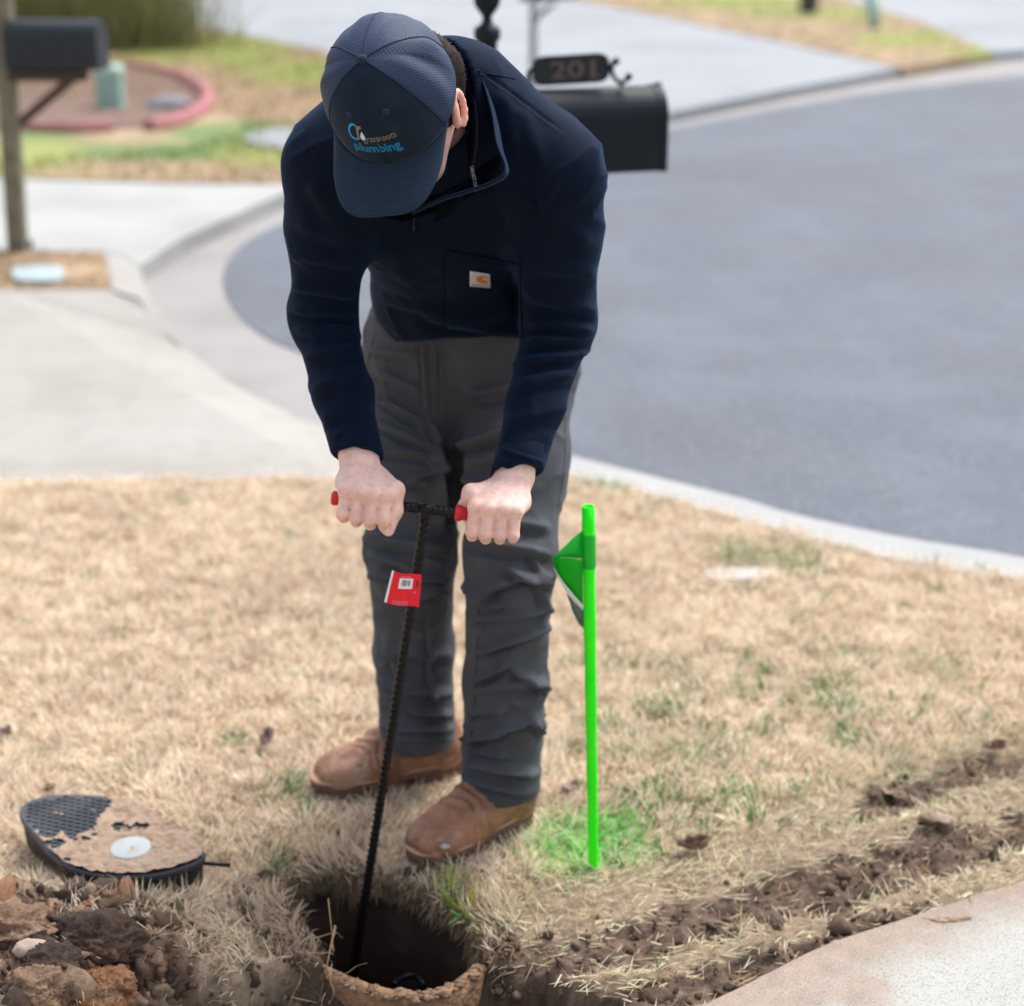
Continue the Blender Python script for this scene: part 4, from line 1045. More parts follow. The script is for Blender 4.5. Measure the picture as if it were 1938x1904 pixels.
# locks combed down towards the nape, as thin ribbons lying on the hair
mb = MB(); g = np.random.default_rng(5)
fl_ = unit(neckb - HO - LT_ * .02)
sel_ = [i for i in g.integers(0, len(V), 9000) if (V[i] - HO) @ LT_ > .02 and (V[i] - HO) @ FW_ < .02 and N[i] @ TOCAM > -.35][:1500]
for i in sel_:
    p0 = V[i]; nrm_ = N[i]; t_ = unit(fl_ - nrm_ * fl_.dot(nrm_) + LT_ * g.normal(0, .16) + UP_ * g.normal(0, .16)); t_ = unit(t_ - nrm_ * t_.dot(nrm_))
    L = g.uniform(.010, .024); p1 = p0 + t_ * L * .5 + nrm_ * .0012; p2 = p0 + t_ * L + nrm_ * g.uniform(-.001, .0022)
    w_ = unit(np.cross(t_, nrm_)) * .0006
    mb.add([p0 - w_, p0 + w_, p1 + w_ * .8, p1 - w_ * .8, p2], [(0, 1, 2, 3), (3, 2, 4)])
mb.build('hair_strands', M['hair'], hair)

# cap -----------------------------------------------------------------
A_L, A_F, A_B, HC = .100, .107, .119, .128
def crown(th, s, wr=True, off=0.0):
    """th: angle from the front (towards his left), s: 0 at the hat band .. 1 at the button"""
    q = min(s, 1.0); z = HC * math.sin(q * math.pi / 2) ** .92; cf, sf = math.cos(th), math.sin(th); rho = max(0.0, 1 - (z / HC) ** (2.25 - .80 * max(0.0, cf) ** 1.5)) ** .5
    f = (A_F if cf > 0 else A_B) * cf; l = A_L * sf
    k = 1 + .018 * abs(math.sin(3 * th)) ** .7 * math.sin(math.pi * min(1, q * 1.05))
    if wr and math.cos(th) < .45:
        k += (.016 * math.sin(q * 9 + 5 * th) + .010 * math.sin(q * 17 - 3 * th + 1)) * math.sin(math.pi * q) * min(1, (.45 - cf) * 1.6)
        for (t0_, wd_, am_) in ((1.72, .13, -.055), (2.02, .10, .03), (1.42, .12, .025), (-1.78, .13, -.05), (-1.5, .1, .03), (2.75, .12, -.03), (-2.6, .14, -.035)):
            tt = (th + math.pi) % (2 * math.pi) - math.pi; k += am_ * math.exp(-((tt - t0_ - .25 * (q - .5)) / wd_) ** 2) * math.sin(math.pi * min(1, q * 1.02)) ** .8
    if wr and cf < -.2: k += .03 * math.sin(math.pi * q)
    r = rho * k
    fr = max(0, cf) ** 2 * .010 * math.sin(math.pi * q)
    p = hd(l * r, f * r + fr - .004 * (1 - q), z - .012)
    if off:
        n = unit(p - hd(0, -.003, .02)); p = p + n * off
    return p
capm = bpy.data.materials.new('cap_mesh'); capm.use_nodes = True; nt = capm.node_tree; b = nt.nodes['Principled BSDF']
uvn = nt.nodes.new('ShaderNodeUVMap'); uvn.uv_map = 'UVMap'
sp = nt.nodes.new('ShaderNodeSeparateXYZ'); nt.links.new(uvn.outputs[0], sp.inputs[0])
def mth(op, a, bb=None):
    n = nt.nodes.new('ShaderNodeMath'); n.operation = op
    for i, v in enumerate((a, bb)):
        if v is None: continue
        if isinstance(v, (int, float)): n.inputs[i].default_value = v
        else: nt.links.new(v, n.inputs[i])
    return n.outputs[0]
row = mth('MULTIPLY', sp.outputs[1], 1 / .0042); rf = mth('FLOOR', row); half = mth('MULTIPLY', mth('MODULO', rf, 2.0), .5)
cu_ = mth('FRACT', mth('ADD', mth('MULTIPLY', sp.outputs[0], 1 / .0038), half)); rv = mth('FRACT', row)
dx = mth('SUBTRACT', cu_, .5); dy = mth('SUBTRACT', rv, .5)
dd = mth('SQRT', mth('ADD', mth('MULTIPLY', dx, dx), mth('MULTIPLY', mth('MULTIPLY', dy, dy), .9)))
hole = nt.nodes.new('ShaderNodeMapRange'); hole.inputs['From Min'].default_value = .28; hole.inputs['From Max'].default_value = .42; nt.links.new(dd, hole.inputs['Value'])
mx = nt.nodes.new('ShaderNodeMix'); mx.data_type = 'RGBA'; nt.links.new(hole.outputs[0], mx.inputs['Factor'])
mx.inputs['A'].default_value = (.0022, .004, .009, 1); mx.inputs['B'].default_value = (.018, .046, .120, 1)
nt.links.new(mx.outputs['Result'], b.inputs['Base Color']); b.inputs['Roughness'].default_value = .6; b.inputs['Specular IOR Level'].default_value = .3
bpn = nt.nodes.new('ShaderNodeBump'); bpn.inputs['Strength'].default_value = .5; bpn.inputs['Distance'].default_value = .0008
nt.links.new(hole.outputs[0], bpn.inputs['Height']); nt.links.new(bpn.outputs[0], b.inputs['Normal'])
def crown_part(name, t0, t1, nt_, m, parent, uv=False, wr=True):
    ns = 40; pts = []; uvs = []
    for i in range(nt_ + 1):
        th = t0 + (t1 - t0) * i / nt_; acc = 0; pv = None
        for j in range(ns + 1):
            s = j / ns; p = crown(th, s * .999, wr); acc += 0 if pv is None else np.linalg.norm(p - pv); pv = p
            pts.append(p); uvs.append((th, acc))
    mb = MB(); mb.grid(pts, nt_ + 1, ns + 1); o = mb.build(name, m, parent)
    if uv:
        u = o.data.uv_layers.new(name='UVMap')
        for lp in o.data.loops:
            th, a = uvs[lp.vertex_index]
            pan = math.floor((th - t0) / (math.pi / 3) + 1e-6); c0 = t0 + (pan + .5) * math.pi / 3
            j = lp.vertex_index % (ns + 1); r = .105 * math.cos(j / ns * math.pi / 2) ** .8
            u.data[lp.index].uv = ((th - c0) * r + .3, a + .018 * ((th - c0) / .52) ** 2)
    s_ = o.modifiers.new('thick', 'SOLIDIFY'); s_.thickness = .0015
    return o
cap = crown_part('cap', -math.pi / 3, math.pi / 3, 44, M['cap_front'], person, wr=False)
tag(cap, label='navy mesh back cap with a flat brim')
crown_part('mesh_back', math.pi / 3, 5 * math.pi / 3, 120, capm, cap, True)
mb = MB(); mb.lathe([(0.0001, .0065), (.004, .0060), (.0068, .0036), (.0078, 0), (.0076, -.003)], crown(0, .999) , 18, UP_)
mb.build('button', M['cap_brim'], cap)
# seams and stitching
mb = MB()
for th in [0]: mb.tube([crown(th, s, False, .0004) for s in np.linspace(.0, .98, 30)], .0008, 5)
for d_ in (-.0035, .0035):
    mb.tube([crown(d_ / max(.03, .1 * math.cos(s * 1.5)), s, False, .0004) for s in np.linspace(0, .9, 30)], .0004, 4)
for th in (math.pi / 3, -math.pi / 3, math.pi * 2 / 3, -math.pi * 2 / 3, math.pi): mb.tube([crown(th, s, abs(th) > 1.1, .0002) for s in np.linspace(.0, .98, 30)], .0012, 5)
mb.build('seam', mat('cap_seam', (.010, .022, .050), .8), cap)
for th in (-.50, .44):
    c_ = crown(th, .50, False); nrm = unit(c_ - hd(0, 0, .02)); mb = MB(); mb.lathe([(.0016, 0), (.0028, .0012), (.0042, .0006), (.0046, -.0005)], c_, 14, nrm); mb.build('eyelet', mat('eyelet_thread', (.012, .035, .085), .7), cap)
# brim
pts = []; NU, NV = 41, 14
for i in range(NU):
    u = -1 + 2 * i / (NU - 1); l = .0910 * u
    th = math.asin(max(-1, min(1, l / A_L * .985))); fin = A_F * math.cos(th) - .008
    fo = .034 + .150 * max(0, 1 - abs(u) ** 3.6) ** .45 if abs(u) < 1 else .034
    for j in range(NV):
        v = j / (NV - 1); f = fin * (1 - v) + max(fo, fin * .8) * v
        pts.append(hd(l - .004 - .006 * v, f, -.010 - .012 * u * u - .010 * v))
mb = MB(); mb.grid(pts, NU, NV); brim = mb.build('brim', M['cap_brim'], cap); s_ = brim.modifiers.new('thick', 'SOLIDIFY'); s_.thickness = .003; s_.offset = 0
mb = MB()
for q in (.25, .42, .58, .74, .9):
    mb.tube([np.array(pts[i * NV]) * (1 - q) + np.array(pts[i * NV + NV - 1]) * q + UP_ * .0017 for i in range(3, NU - 3)], .00035, 4)
mb.build('stitching', mat('brim_stitch', (.014, .027, .052), .8), cap)
# lettering on the front panel: u,v metres on the cloth, 0 = front seam / hat band
def cloth(uu, vv, off=.0008): return crown(uu / .104, (vv / .165), False, off)
def cloth_text(name, txt, x0, y0, w, h, m, bold=0.0, skew=0.0): return text_on(name, txt, lambda u, v: cloth(x0 + w * u, y0 + h * v + skew * u), m, cap, bold)
cloth_text('lettering', 'plumbing', -.047, .0215, .084, .0200, M['logo_teal'], .03, -.002)
cloth_text('lettering', 'grassroots', -.024, .0410, .064, .0115, M['logo_grey'], .004)
mb = MB(); arc = [(.0115 * math.cos(a), .0125 * math.sin(a)) for a in np.linspace(.75, 5.5, 22)]
pts = []
for a in np.linspace(.85, 5.6, 24):
    wv = .0040 if 1.5 < a < 4.6 else .0026
    for r in (0, 1): q = (.0125 - r * wv); pts.append(cloth(-.041 + q * math.cos(a), .0585 + q * 1.08 * math.sin(a)))
mb.grid(pts, 24, 2); mb.build('emblem', M['logo_blue'], cap)
def flat_on_cap(name, uv, m):
    tri = tessellate_polygon([[Vector((a, b, 0)) for a, b in uv]]); return new_obj(name, [cloth(a - .0205, b + .0175, .0010) for a, b in uv], [tuple(t) for t in tri], m, cap, False)
flat_on_cap('emblem', [(-.0145, .030), (-.0100, .030), (-.0100, .042), (-.0085, .0465), (-.003, .0475), (-.003, .052), (-.0085, .052), (-.0105, .050), (-.0105, .052), (-.0145, .052)], M['logo_grey'])
flat_on_cap('emblem', [(-.0030, .044)] + [(-.0030 + .0048 * math.cos(a), .0345 + .0048 * math.sin(a)) for a in np.linspace(.6, -3.75, 14)], M['logo_pale'])

# boots ----------------------------------------------------------------
def boot(heel, toe, shaft_top, label):
    ax = np.array([toe[0] - heel[0], toe[1] - heel[1], 0.0]); L = np.linalg.norm(ax); ax /= L; sd_ = np.array([-ax[1], ax[0], 0.0]); Z = np.array([0, 0, 1.0])
    o0 = np.array([heel[0], heel[1], .008]); q = lambda l, w, z: o0 + ax * l * L + sd_ * w + Z * z
    b = SDF(); K = (ax, sd_, Z)
    b.ell(q(.13, 0, .055), (.040, .037, .050), K, .03)
    b.oval(q(.16, 0, .052), q(.50, 0, .050), (.036, .050), (.040, .040), sd_, .04)
    b.oval(q(.50, 0, .048), q(.80, .002, .038), (.043, .040), (.053, .034), sd_, .04, 2.6)
    b.oval(q(.80, -.016, .034), q(.80, .018, .034), (.058, .030), (.055, .030), ax, .02, 2.6)
    b.oval(q(.21, 0, .075), q(.25, 0, .17), (.036, .046), (.036, .044), sd_, .04)
    b.oval(q(.27, 0, .13), q(.62, 0, .050), (.034, .040), (.036, .030), sd_, .05)
    b.cut.append(lambda p: .026 - p[:, 2]); b.cut.append(lambda p: (p[:, 2] - .185))
    V, Fq = b.mesh(.0036)
    N = vnormals(V, Fq)
    t = (V - o0) @ ax / L
    cr = np.exp(-((t - .60) / .10) ** 2) * sstep(.04, .08, V[:, 2]) * .0034 * np.sin((t + .08 * vnoise(V, .05, 4)) * 95)
    V = V + N * (cr + .0012 * vnoise(V, .03, 2))[:, None]
    o = wear('boot', V, Fq, M['leather'], person, label=label)
    def out(gr, l0=0.0, l1=1.0):
        pts = []
        for k in range(48):
            a = 2 * math.pi * k / 48; l = .5 - .5 * math.cos(a); sgn = 1 if math.sin(a) > 0 else -1
            hw = (.036 + .017 * sstep(.3, .78, np.array(l))) * (max(0, 1 - abs(2 * l - 1) ** 3.2)) ** .5
            if l < .3: hw = max(hw * .98, 0)
            pts.append((l * (1 + 2 * gr / L) - gr / L, sgn * (float(hw) * 1.05 + gr if 0 < l < 1 else 0)))
        return pts
    def layer(name, gr, z0, z1, m, clip=None):
        ps = out(gr); mb = MB(); n = len(ps)
        if clip: ps = [(min(max(l, clip[0]), clip[1]), w) for l, w in ps]
        rings = [(z0, .96), (z0 + .002, 1.0), (z1 - .0015, 1.0), (z1, .97)]
        pts = []
        for l, w in ps:
            for z, k in rings: pts.append(q(.5 + (l - .5) * k, w * k, z))
        mb.grid(pts, n, 4, True); mb.add([pts[i * 4 + 3] for i in range(n)], [tuple(range(n))]); mb.add([pts[i * 4] for i in range(n)], [tuple(range(n))[::-1]])
        return mb.build(name, m, o)
    layer('welt', .0075, .0265, .0325, M['welt'])
    layer('sole', .0055, .008, .0265, M['outsole'])
    layer('heel', .004, -.012, .008, M['outsole'], (0.0, .34)); layer('tread', .003, -.008, .008, M['outsole'], (.42, 1.0))
    return o
boot((-.105, 3.190), (-.412, 3.085), None, 'brown leather boot turned outward, further back')
lboot = boot((.034, 2.992), (-.190, 2.806), None, 'brown leather boot by the hole with a pale scuff on its toe')
# pale scuff
sb = BVHTree.FromPolygons([tuple(v.co) for v in lboot.data.vertices], [tuple(p.vertices) for p in lboot.data.polygons])
sp0 = []
for i in range(13):
    rr_ = 0 if i == 0 else 1 + .25 * math.sin(i * 2.3); an_ = i * math.pi / 6
    d_ = unit(ray(842 + 9 * rr_ * math.cos(an_), 1601 + 5 * rr_ * math.sin(an_))); h_ = sb.ray_cast(Vector((0, 0, CAM_H)), Vector(d_))[0]
    if h_ is not None: sp0.append(np.array(h_) - d_ * .0008)
if len(sp0) == 13: new_obj('scuff', sp0, [(0, i, i % 12 + 1) for i in range(1, 13)], mat('scuff_grey', (.42, .42, .43), .6), lboot)

# probe ----------------------------------------------------------------
top_c = on_handle(806); bot_c = P(690, 1700, 0.0)
rd_ = unit(bot_c - top_c); PB = top_c + rd_ * 1.12
probe = empty('soil_probe', (0, 0, 0), 'black ribbed steel probe with a T handle standing in the hole', 'soil probe')
def ribbed(name, a, b, r, pitch, amp, parent, n=14, step=.0022):
    a = np.array(a); b = np.array(b); L = np.linalg.norm(b - a); d = (b - a) / L; u = unit(np.cross(d, [0, 1, .2])); w = np.cross(d, u); m = int(L / step)
    pts = []
    for k in range(n):
        an = 2 * math.pi * k / n
        for i in range(m + 1):
            l = L * i / m; ph = (l / pitch - 2 * an / (2 * math.pi)) % 1.0
            hgt = amp * max(0, math.cos(2 * math.pi * (ph - .5))) ** 1.5
            flat = 0 if abs(math.sin(an)) < .93 else 1
            pts.append(a + d * l + (u * math.cos(an) + w * math.sin(an)) * (r + (hgt if not flat else amp * .8)))
    mb = MB(); mb.grid(pts, n, m + 1, True); mb.add([pts[k * (m + 1)] for k in range(n)], [tuple(range(n))]); mb.add([pts[k * (m + 1) + m] for k in range(n)], [tuple(range(n))[::-1]])
    return mb.build(name, M['black_steel'], parent)
ribbed('rod', top_c + rd_ * .004, PB, .0066, .0135, .0030, probe, 16)
hbar = ribbed('handle', HA + hdir * .012, HB - hdir * .012, .0080, .009, .0012, probe, 14)
def grip(a, b, name='grip'):
    a = np.array(a); d = unit(b - a); L = np.linalg.norm(b - a); mb = MB()
    mb.lathe([(.0001, 0), (.0095, .0005), (.0125, .004), (.0115, .009), (.0108, .014), (.0108, L - .014), (.0140, L - .008), (.0140, L - .002), (.0085, L)], a, 18, d); return mb.build(name, M['red_rubber'], probe)
grip(HA, on_handle(762)); grip(HB, on_handle(861))
mb = MB(); mb.tube([top_c - hdir * .013, top_c + hdir * .013], .0092, 14); mb.tube([top_c + rd_ * .002, top_c + rd_ * .018], .0088, 14); mb.build('weld_collar', M['black_steel'], probe)
# card tag on the rod
def pr_at(y):
    best = min(np.linspace(0, 1, 500), key=lambda t: abs(proj(top_c + (PB - top_c) * t)[1] - y)); return top_c + (PB - top_c) * best
tc0 = pr_at(1092); tc1 = pr_at(1150); dep = tc0[1] - .016
TL, TR, BR_, BL = (742, 1079), (798, 1090), (793, 1151), (727, 1139)
def tagp(u, v, off=0.0):
    q = np.array(TL) * (1 - u) * (1 - v) + np.array(TR) * u * (1 - v) + np.array(BR_) * u * v + np.array(BL) * (1 - u) * v
    q = q + np.array([0, 2.5 * math.sin(u * 5)])
    return at(q[0], q[1], dep + .006 * math.sin(u * 3.0 + .4) - off)
def tag_quad(name, u0, u1, v0, v1, m, off, parent, n=6):
    pts = [tagp(u0 + (u1 - u0) * i / n, v0 + (v1 - v0) * j / n, off) for i in range(n + 1) for j in range(n + 1)]
    mb = MB(); mb.grid(pts, n + 1, n + 1); o = mb.build(name, m, parent, False); s_ = o.modifiers.new('thick', 'SOLIDIFY'); s_.thickness = .0004; return o
card = tag_quad('price_tag', 0, 1, 0, 1, M['red_card'], 0, probe)
tag(card, label='red card tag with a white barcode panel')
tag_quad('tag_edge', 0, .065, 0, 1, M['white_card'], .0008, card)
bar = tag_quad('barcode_panel', .30, .74, .15, .47, M['white_card'], .0008, card)
for i, u in enumerate((.40, .43, .47, .50, .55, .60, .64)): tag_quad('bar', u, u + (.018 if i % 2 else .010), .20, .38, M['dark_ink'], .0016, card, 1)
for v in (.86, .90, .95): tag_quad('print', .22, .66, v, v + .022, M['pale_red'], .0008, card, 2)
tag_quad('print', .34, .66, .09, .13, M['pale_red'], .0008, card, 2)
tag_quad('print', .86, .90, .20, .42, M['dark_ink'], .0012, card, 2); tag_quad('print', .80, .86, .55, .60, M['pale_red'], .0012, card, 2)

# fluorescent marker post ------------------------------------------------
mk0 = P(1123, 1640); mk1 = at(1113, 958, mk0[1] + .012); mdir = unit(mk1 - mk0)
marker = empty('marker_post', mk0, 'fluorescent green marker tube with a folded flag stuck in the painted grass', 'marker post')
mb = MB(); n = 22; pts = []
u = np.array([1.0, 0, 0]); w = np.cross(mdir, u); Lm = np.linalg.norm(mk1 - mk0)
for k in range(n):
    a = 2 * math.pi * k / n
    for l in list(np.linspace(-.03, Lm, 30)) + ['in1', 'in2']:
        if l == 'in1': r = .0095; ll = Lm
        elif l == 'in2': r = .0095; ll = Lm - .06
        else: ll = l; r = .0118 - .0022 * (1 - ll / Lm) + .0004 * math.sin(ll * 40)
        pts.append(mk0 + mdir * ll + u * math.cos(a) * r + w * math.sin(a) * r * (1 if ll > .5 else .8))
mb.grid(pts, n, 32, True); mb.build('tube', M['marker_green'], marker)
mb = MB(); tb = lambda y: mk0 + (mk1 - mk0) * ((1640 - y) / (1640 - 958.)); mb.tube([tb(1066), tb(1064), tb(1008), tb(1006)], [.0126, .0130, .0130, .0126], 22); mb.build('tape', M['tape_green'], marker)
Yf = mk0[1] + .004
def sheet(name, rows, m, parent, nrm=.0008):
    nu = len(rows); nv = len(rows[0]); mb = MB(); mb.grid([at(*q) for r_ in rows for q in r_], nu, nv); o = mb.build(name, m, parent); s_ = o.modifiers.new('thick', 'SOLIDIFY'); s_.thickness = nrm; return o
flag = sheet('flag', [[(1103, 1004, Yf), (1103, 1030, Yf), (1103, 1058, Yf - .004)], [(1085, 1018, Yf - .01), (1083, 1035, Yf - .012), (1082, 1055, Yf - .012)], [(1066, 1036, Yf - .015), (1064, 1044, Yf - .02), (1063, 1055, Yf - .02)], [(1046, 1056, Yf - .02), (1046, 1056.5, Yf - .02), (1046, 1057, Yf - .02)]], M['tape_green'], marker)
sheet('flag_fold', [[(1103, 1060, Yf - .006), (1103, 1090, Yf - .003), (1103, 1118, Yf), (1103, 1150, Yf)], [(1084, 1056, Yf - .016), (1084, 1080, Yf - .005), (1085, 1105, Yf + .004), (1086, 1128, Yf + .006)], [(1064, 1056, Yf - .024), (1064, 1072, Yf - .010), (1065, 1088, Yf + .002), (1067, 1105, Yf + .006)], [(1046, 1057, Yf - .02), (1047, 1062, Yf - .014), (1048, 1068, Yf - .006), (1050, 1076, Yf)]], M['flag_green'], flag)
sheet('flag_edge', [[(1103, 1146, Yf - .002), (1103, 1156, Yf)], [(1084, 1124, Yf + .002), (1085, 1136, Yf + .004)], [(1066, 1102, Yf + .002), (1068, 1114, Yf + .004)], [(1048, 1074, Yf), (1051, 1084, Yf)]], M['white_card'], flag)
sheet('flag_tail', [[(1104, 1154, Yf + .002), (1105, 1190, Yf + .004)], [(1090, 1143, Yf + .003), (1095, 1180, Yf + .006)], [(1072, 1122, Yf + .004), (1084, 1158, Yf + .008)]], M['flag_grey'], flag)

# meter box --------------------------------------------------------------
mbx = empty('meter_box', (BC[0], BC[1], -.4), 'muddy oval meter box sunk in the dug ground', 'meter box')
def oval_pt(a, gr, z):
    e = lambda v: math.copysign(abs(v) ** .8, v)
    px_, py_ = (BA + gr) * e(math.cos(a)), (BB + gr) * e(math.sin(a))
    return np.array([BC[0] + px_ * BD[0] + py_ * BN[0], BC[1] + px_ * BD[1] + py_ * BN[1], z])
NA = 180
RIMZ = -.020
mb = MB(); pts = []
for k in range(NA):
    a = 2 * math.pi * k / NA
    nz = float(vnoise(np.array([math.cos(a) * 3, math.sin(a) * 3, 0.]), .3, 3)) + .9 * float(vnoise(np.array([math.cos(a) * 3, math.sin(a) * 3, 0.]), .11, 6))
    for (gr, z) in ((.030, -.46), (.016, -.25), (.004, -.12), (-.0005, RIMZ - .03), (-.001, RIMZ - .008 + .004 * nz), (-.005, RIMZ + .003 + .004 * nz), (-.016 + .002 * nz, RIMZ + .005 + .005 * nz), (-.026 + .002 * nz, RIMZ + .001 + .003 * nz), (-.029, RIMZ - .008)):
        q_ = oval_pt(a, 0, 0); lo_ = .045 * float(1 - sstep(3.4, 3.8, a)) * float(1 - sstep(.93, .97, over(np.array(q_[0]), np.array(q_[1])))) if z > -.1 else 0; pts.append(oval_pt(a, gr + lo_ * 1.1, z - lo_ * .5))
mb.grid(pts, NA, 9, True); mb.build('box_wall', M['box_mud'], mbx)
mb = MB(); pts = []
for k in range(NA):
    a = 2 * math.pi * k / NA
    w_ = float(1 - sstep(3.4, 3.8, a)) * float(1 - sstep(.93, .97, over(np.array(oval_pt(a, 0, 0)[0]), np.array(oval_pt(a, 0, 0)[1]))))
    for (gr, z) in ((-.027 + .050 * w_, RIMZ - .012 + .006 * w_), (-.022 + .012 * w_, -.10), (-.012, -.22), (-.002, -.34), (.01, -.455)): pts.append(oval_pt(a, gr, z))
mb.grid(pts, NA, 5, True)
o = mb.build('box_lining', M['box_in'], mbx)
mb = MB(); g = np.random.default_rng(2); pts = [np.array([BC[0], BC[1], -.43])]; fs = []
for r_ in range(1, 9):
    for k in range(40):
        a = 2 * math.pi * k / 40; q = oval_pt(a, 0, 0) * (r_ / 8) + np.array([BC[0], BC[1], 0]) * (1 - r_ / 8); q[2] = -.44 + .03 * float(vnoise(q, .06, 4)); pts.append(q)
for k in range(40): fs.append((0, 1 + k, 1 + (k + 1) % 40))
for r_ in range(7):
    for k in range(40): a = 1 + r_ * 40 + k; b = 1 + r_ * 40 + (k + 1) % 40; fs.append((a, a + 40, b + 40, b))
mb.add(pts, fs); mb.build('box_floor', M['clod_dark'], mbx)
# crumbs of soil stuck on the rim
def crumbs(name, pts_r, m, label=None, parent=None, seed=1, kind=None):
    g = random.Random(seed); mb = MB()
    for (p, r) in pts_r:
        bm = bmesh.new(); bmesh.ops.create_icosphere(bm, subdivisions=2 if r > .006 else 1, radius=r)
        o_ = [g.uniform(0, 90) for _ in range(3)]
        vs = []
        for v in bm.verts:
            c_ = np.array(v.co); k = 1 + .9 * float(vnoise(c_ + o_, r * .8, 2)); vs.append(p + c_ * k * np.array([1.5, 1, .7]))
        mb.add(vs, [tuple(v.index for v in f.verts) for f in bm.faces]); bm.free()
    return mb.build(name, m, parent, True, label=label, kind=kind)
g = random.Random(8)
lst = []
for i in range(120):
    a = g.uniform(math.pi * 1.52, math.pi * 2.06); lst.append((oval_pt(a, g.uniform(-.024, .002), RIMZ + g.uniform(.0, .006)), g.uniform(.0018, .0065)))
crumbs('rim_soil', lst, M['clod_tan'], parent=mbx, seed=3)
# black cable at the bottom of the box
tag(MB.__new__(MB) if False else (lambda mb_: (mb_.tube(crom([at(745, 1862, 2.60), at(765, 1848, 2.63), at(785, 1846, 2.63), at(800, 1860, 2.60), at(806, 1885, 2.60)], 6), .006, 10), mb_.build('black_cable', M['black_steel']))[1])(MB()), 'black cable end lying inside the muddy meter box', 'cable')

# the box lid lying on the grass -------------------------------------------
LZ = .085
lo_px = [(37, 1538), (46, 1520), (80, 1507), (130, 1502), (190, 1505), (240, 1512), (275, 1527), (310, 1548), (345, 1573), (372, 1593), (387, 1608), (386, 1620), (368, 1632), (330, 1645), (280, 1655), (220, 1657), (170, 1651), (125, 1636), (95, 1613), (70, 1585), (48, 1558)]
lo_w = crom([P(x, y, LZ) for x, y in lo_px], 5, True); lc = sum(lo_w) / len(lo_w); NL = len(lo_w)
lid = empty('box_cover', (lc[0], lc[1], 0), 'black oval meter lid caked with tan mud lying on the grass', 'meter lid')
def lid_ring(gr, z): return [p + unit((p - lc) * [1, 1, 0]) * gr + np.array([0, 0, z]) for p in lo_w]
mb = MB(); rings = [lid_ring(-.014, -.066), lid_ring(-.009, -.062), lid_ring(-.005, -.012)]
pts = [rings[j][i] for i in range(NL) for j in range(3)]; mb.grid(pts, NL, 3, True); mb.add(rings[0], [tuple(range(NL))[::-1]]); mb.build('skirt', M['lid_skirt'], lid)
mb = MB(); rings = [lid_ring(-.006, -.013), lid_ring(0, -.012), lid_ring(.001, -.004), lid_ring(-.002, 0), lid_ring(-.008, .0)]
pts = [rings[j][i] for i in range(NL) for j in range(5)]; mb.grid(pts, NL, 5, True)
mb.add(rings[4], [tuple(range(NL))]); plate = mb.build('lid_plate', M['lid'], lid, False)
# raised tread blocks, mud skin, disc, keyhole
ux = unit((P(388, 1610, LZ) - P(37, 1535, LZ)) * [1, 1, 0]); uy = np.array([-ux[1], ux[0], 0])
mb = MB()
lp2 = [(p - lc) for p in lo_w]; poly2 = [((q @ ux) * .94, (q @ uy) * .92) for q in lp2]
for i in range(-14, 15):
    for j in range(-11, 12):
        a, b = i * .0155 + (.0078 if j % 2 else 0), j * .0125
        if inpoly(poly2, np.array([a]), np.array([b]))[0]:
            mb.box(lc + ux * a + uy * b + [0, 0, .0014], (.0105, .0055, .0028), (unit(ux + uy * .25), unit(uy - ux * .25), (0, 0, 1)))
mb.build('tread_pattern', M['lid'], plate, False)
# mud: thin lumpy skin covering the lower right of the lid
gx_ = np.arange(-.21, .21, .0028); gy_ = np.arange(-.17, .17, .0028); MX, MY = np.meshgrid(gx_, gy_, indexing='ij')
W3 = lc[None, None] + MX[..., None] * ux + MY[..., None] * uy
pxm, pym = proj(W3)
nf = fbm(p3(MX, MY), .035, 4, 2); nf2 = fbm(p3(MX, MY), .012, 3, 7)
cov = np.maximum(sstep(-25, 25, (pym - 1583) + 60 * nf + 30 * nf2), sstep(-30, 30, (pxm - 195) + (1530 - pym) * -.8 + 55 * nf))
cov = cov * (1 - .85 * np.exp(-(((pxm - 245) / 70) ** 2 + ((pym - 1567) / 12) ** 2)) * (nf2 > -.1))
cov -= .5 * np.exp(-((pxm - 110) / 26.) ** 2 - ((pym - 1598) / 8.) ** 2)
hh = .0024 + .0040 * nf + .0030 * nf2
ins = inpoly([((q @ ux) * .990, (q @ uy) * .988) for q in lp2], MX.ravel(), MY.ravel()).reshape(MX.shape)
ok = ins & (cov + .55 * nf2 + .35 * nf > .48)
Vm = W3.copy(); Vm[..., 2] = LZ + .0028 + np.where(ok, hh, -.003); idm = np.arange(MX.size).reshape(MX.shape)
Fm = np.stack([idm[:-1, :-1], idm[1:, :-1], idm[1:, 1:], idm[:-1, 1:]], -1).reshape(-1, 4)
okf = ok[:-1, :-1] & ok[1:, :-1] & ok[1:, 1:] & ok[:-1, 1:]
Fm = Fm[okf.ravel()]; u_ = np.unique(Fm); rm_ = -np.ones(MX.size, int); rm_[u_] = np.arange(len(u_))
new_obj('dried_mud', Vm.reshape(-1, 3)[u_], rm_[Fm], M['lid_mud'], lid)
dc_ = P(247, 1603, LZ + .006); mb = MB(); mb.lathe([(.0001, .0012), (.035, .0012), (.038, .0002), (.0385, -.004)], dc_, 32); mb.build('disc', M['lid_disc'], lid)
mb = MB(); mb.lathe([(.0001, 0), (.013, 0), (.014, -.002)], P(176, 1574, LZ + .0045), 20); ko = mb.build('keyhole', M['dark_ink'], lid)
mb = MB()
mb.tube([P(360, 1632, .03), P(400, 1634, .032), P(436, 1637, .026)], .0040, 8); mb.build('bracket', M['black_steel'], lid)
mb = MB(); mb.tube([P(210, 1668, .04), P(211, 1712, .0)], .0045, 8); mb.build('bracket', M['black_steel'], lid)
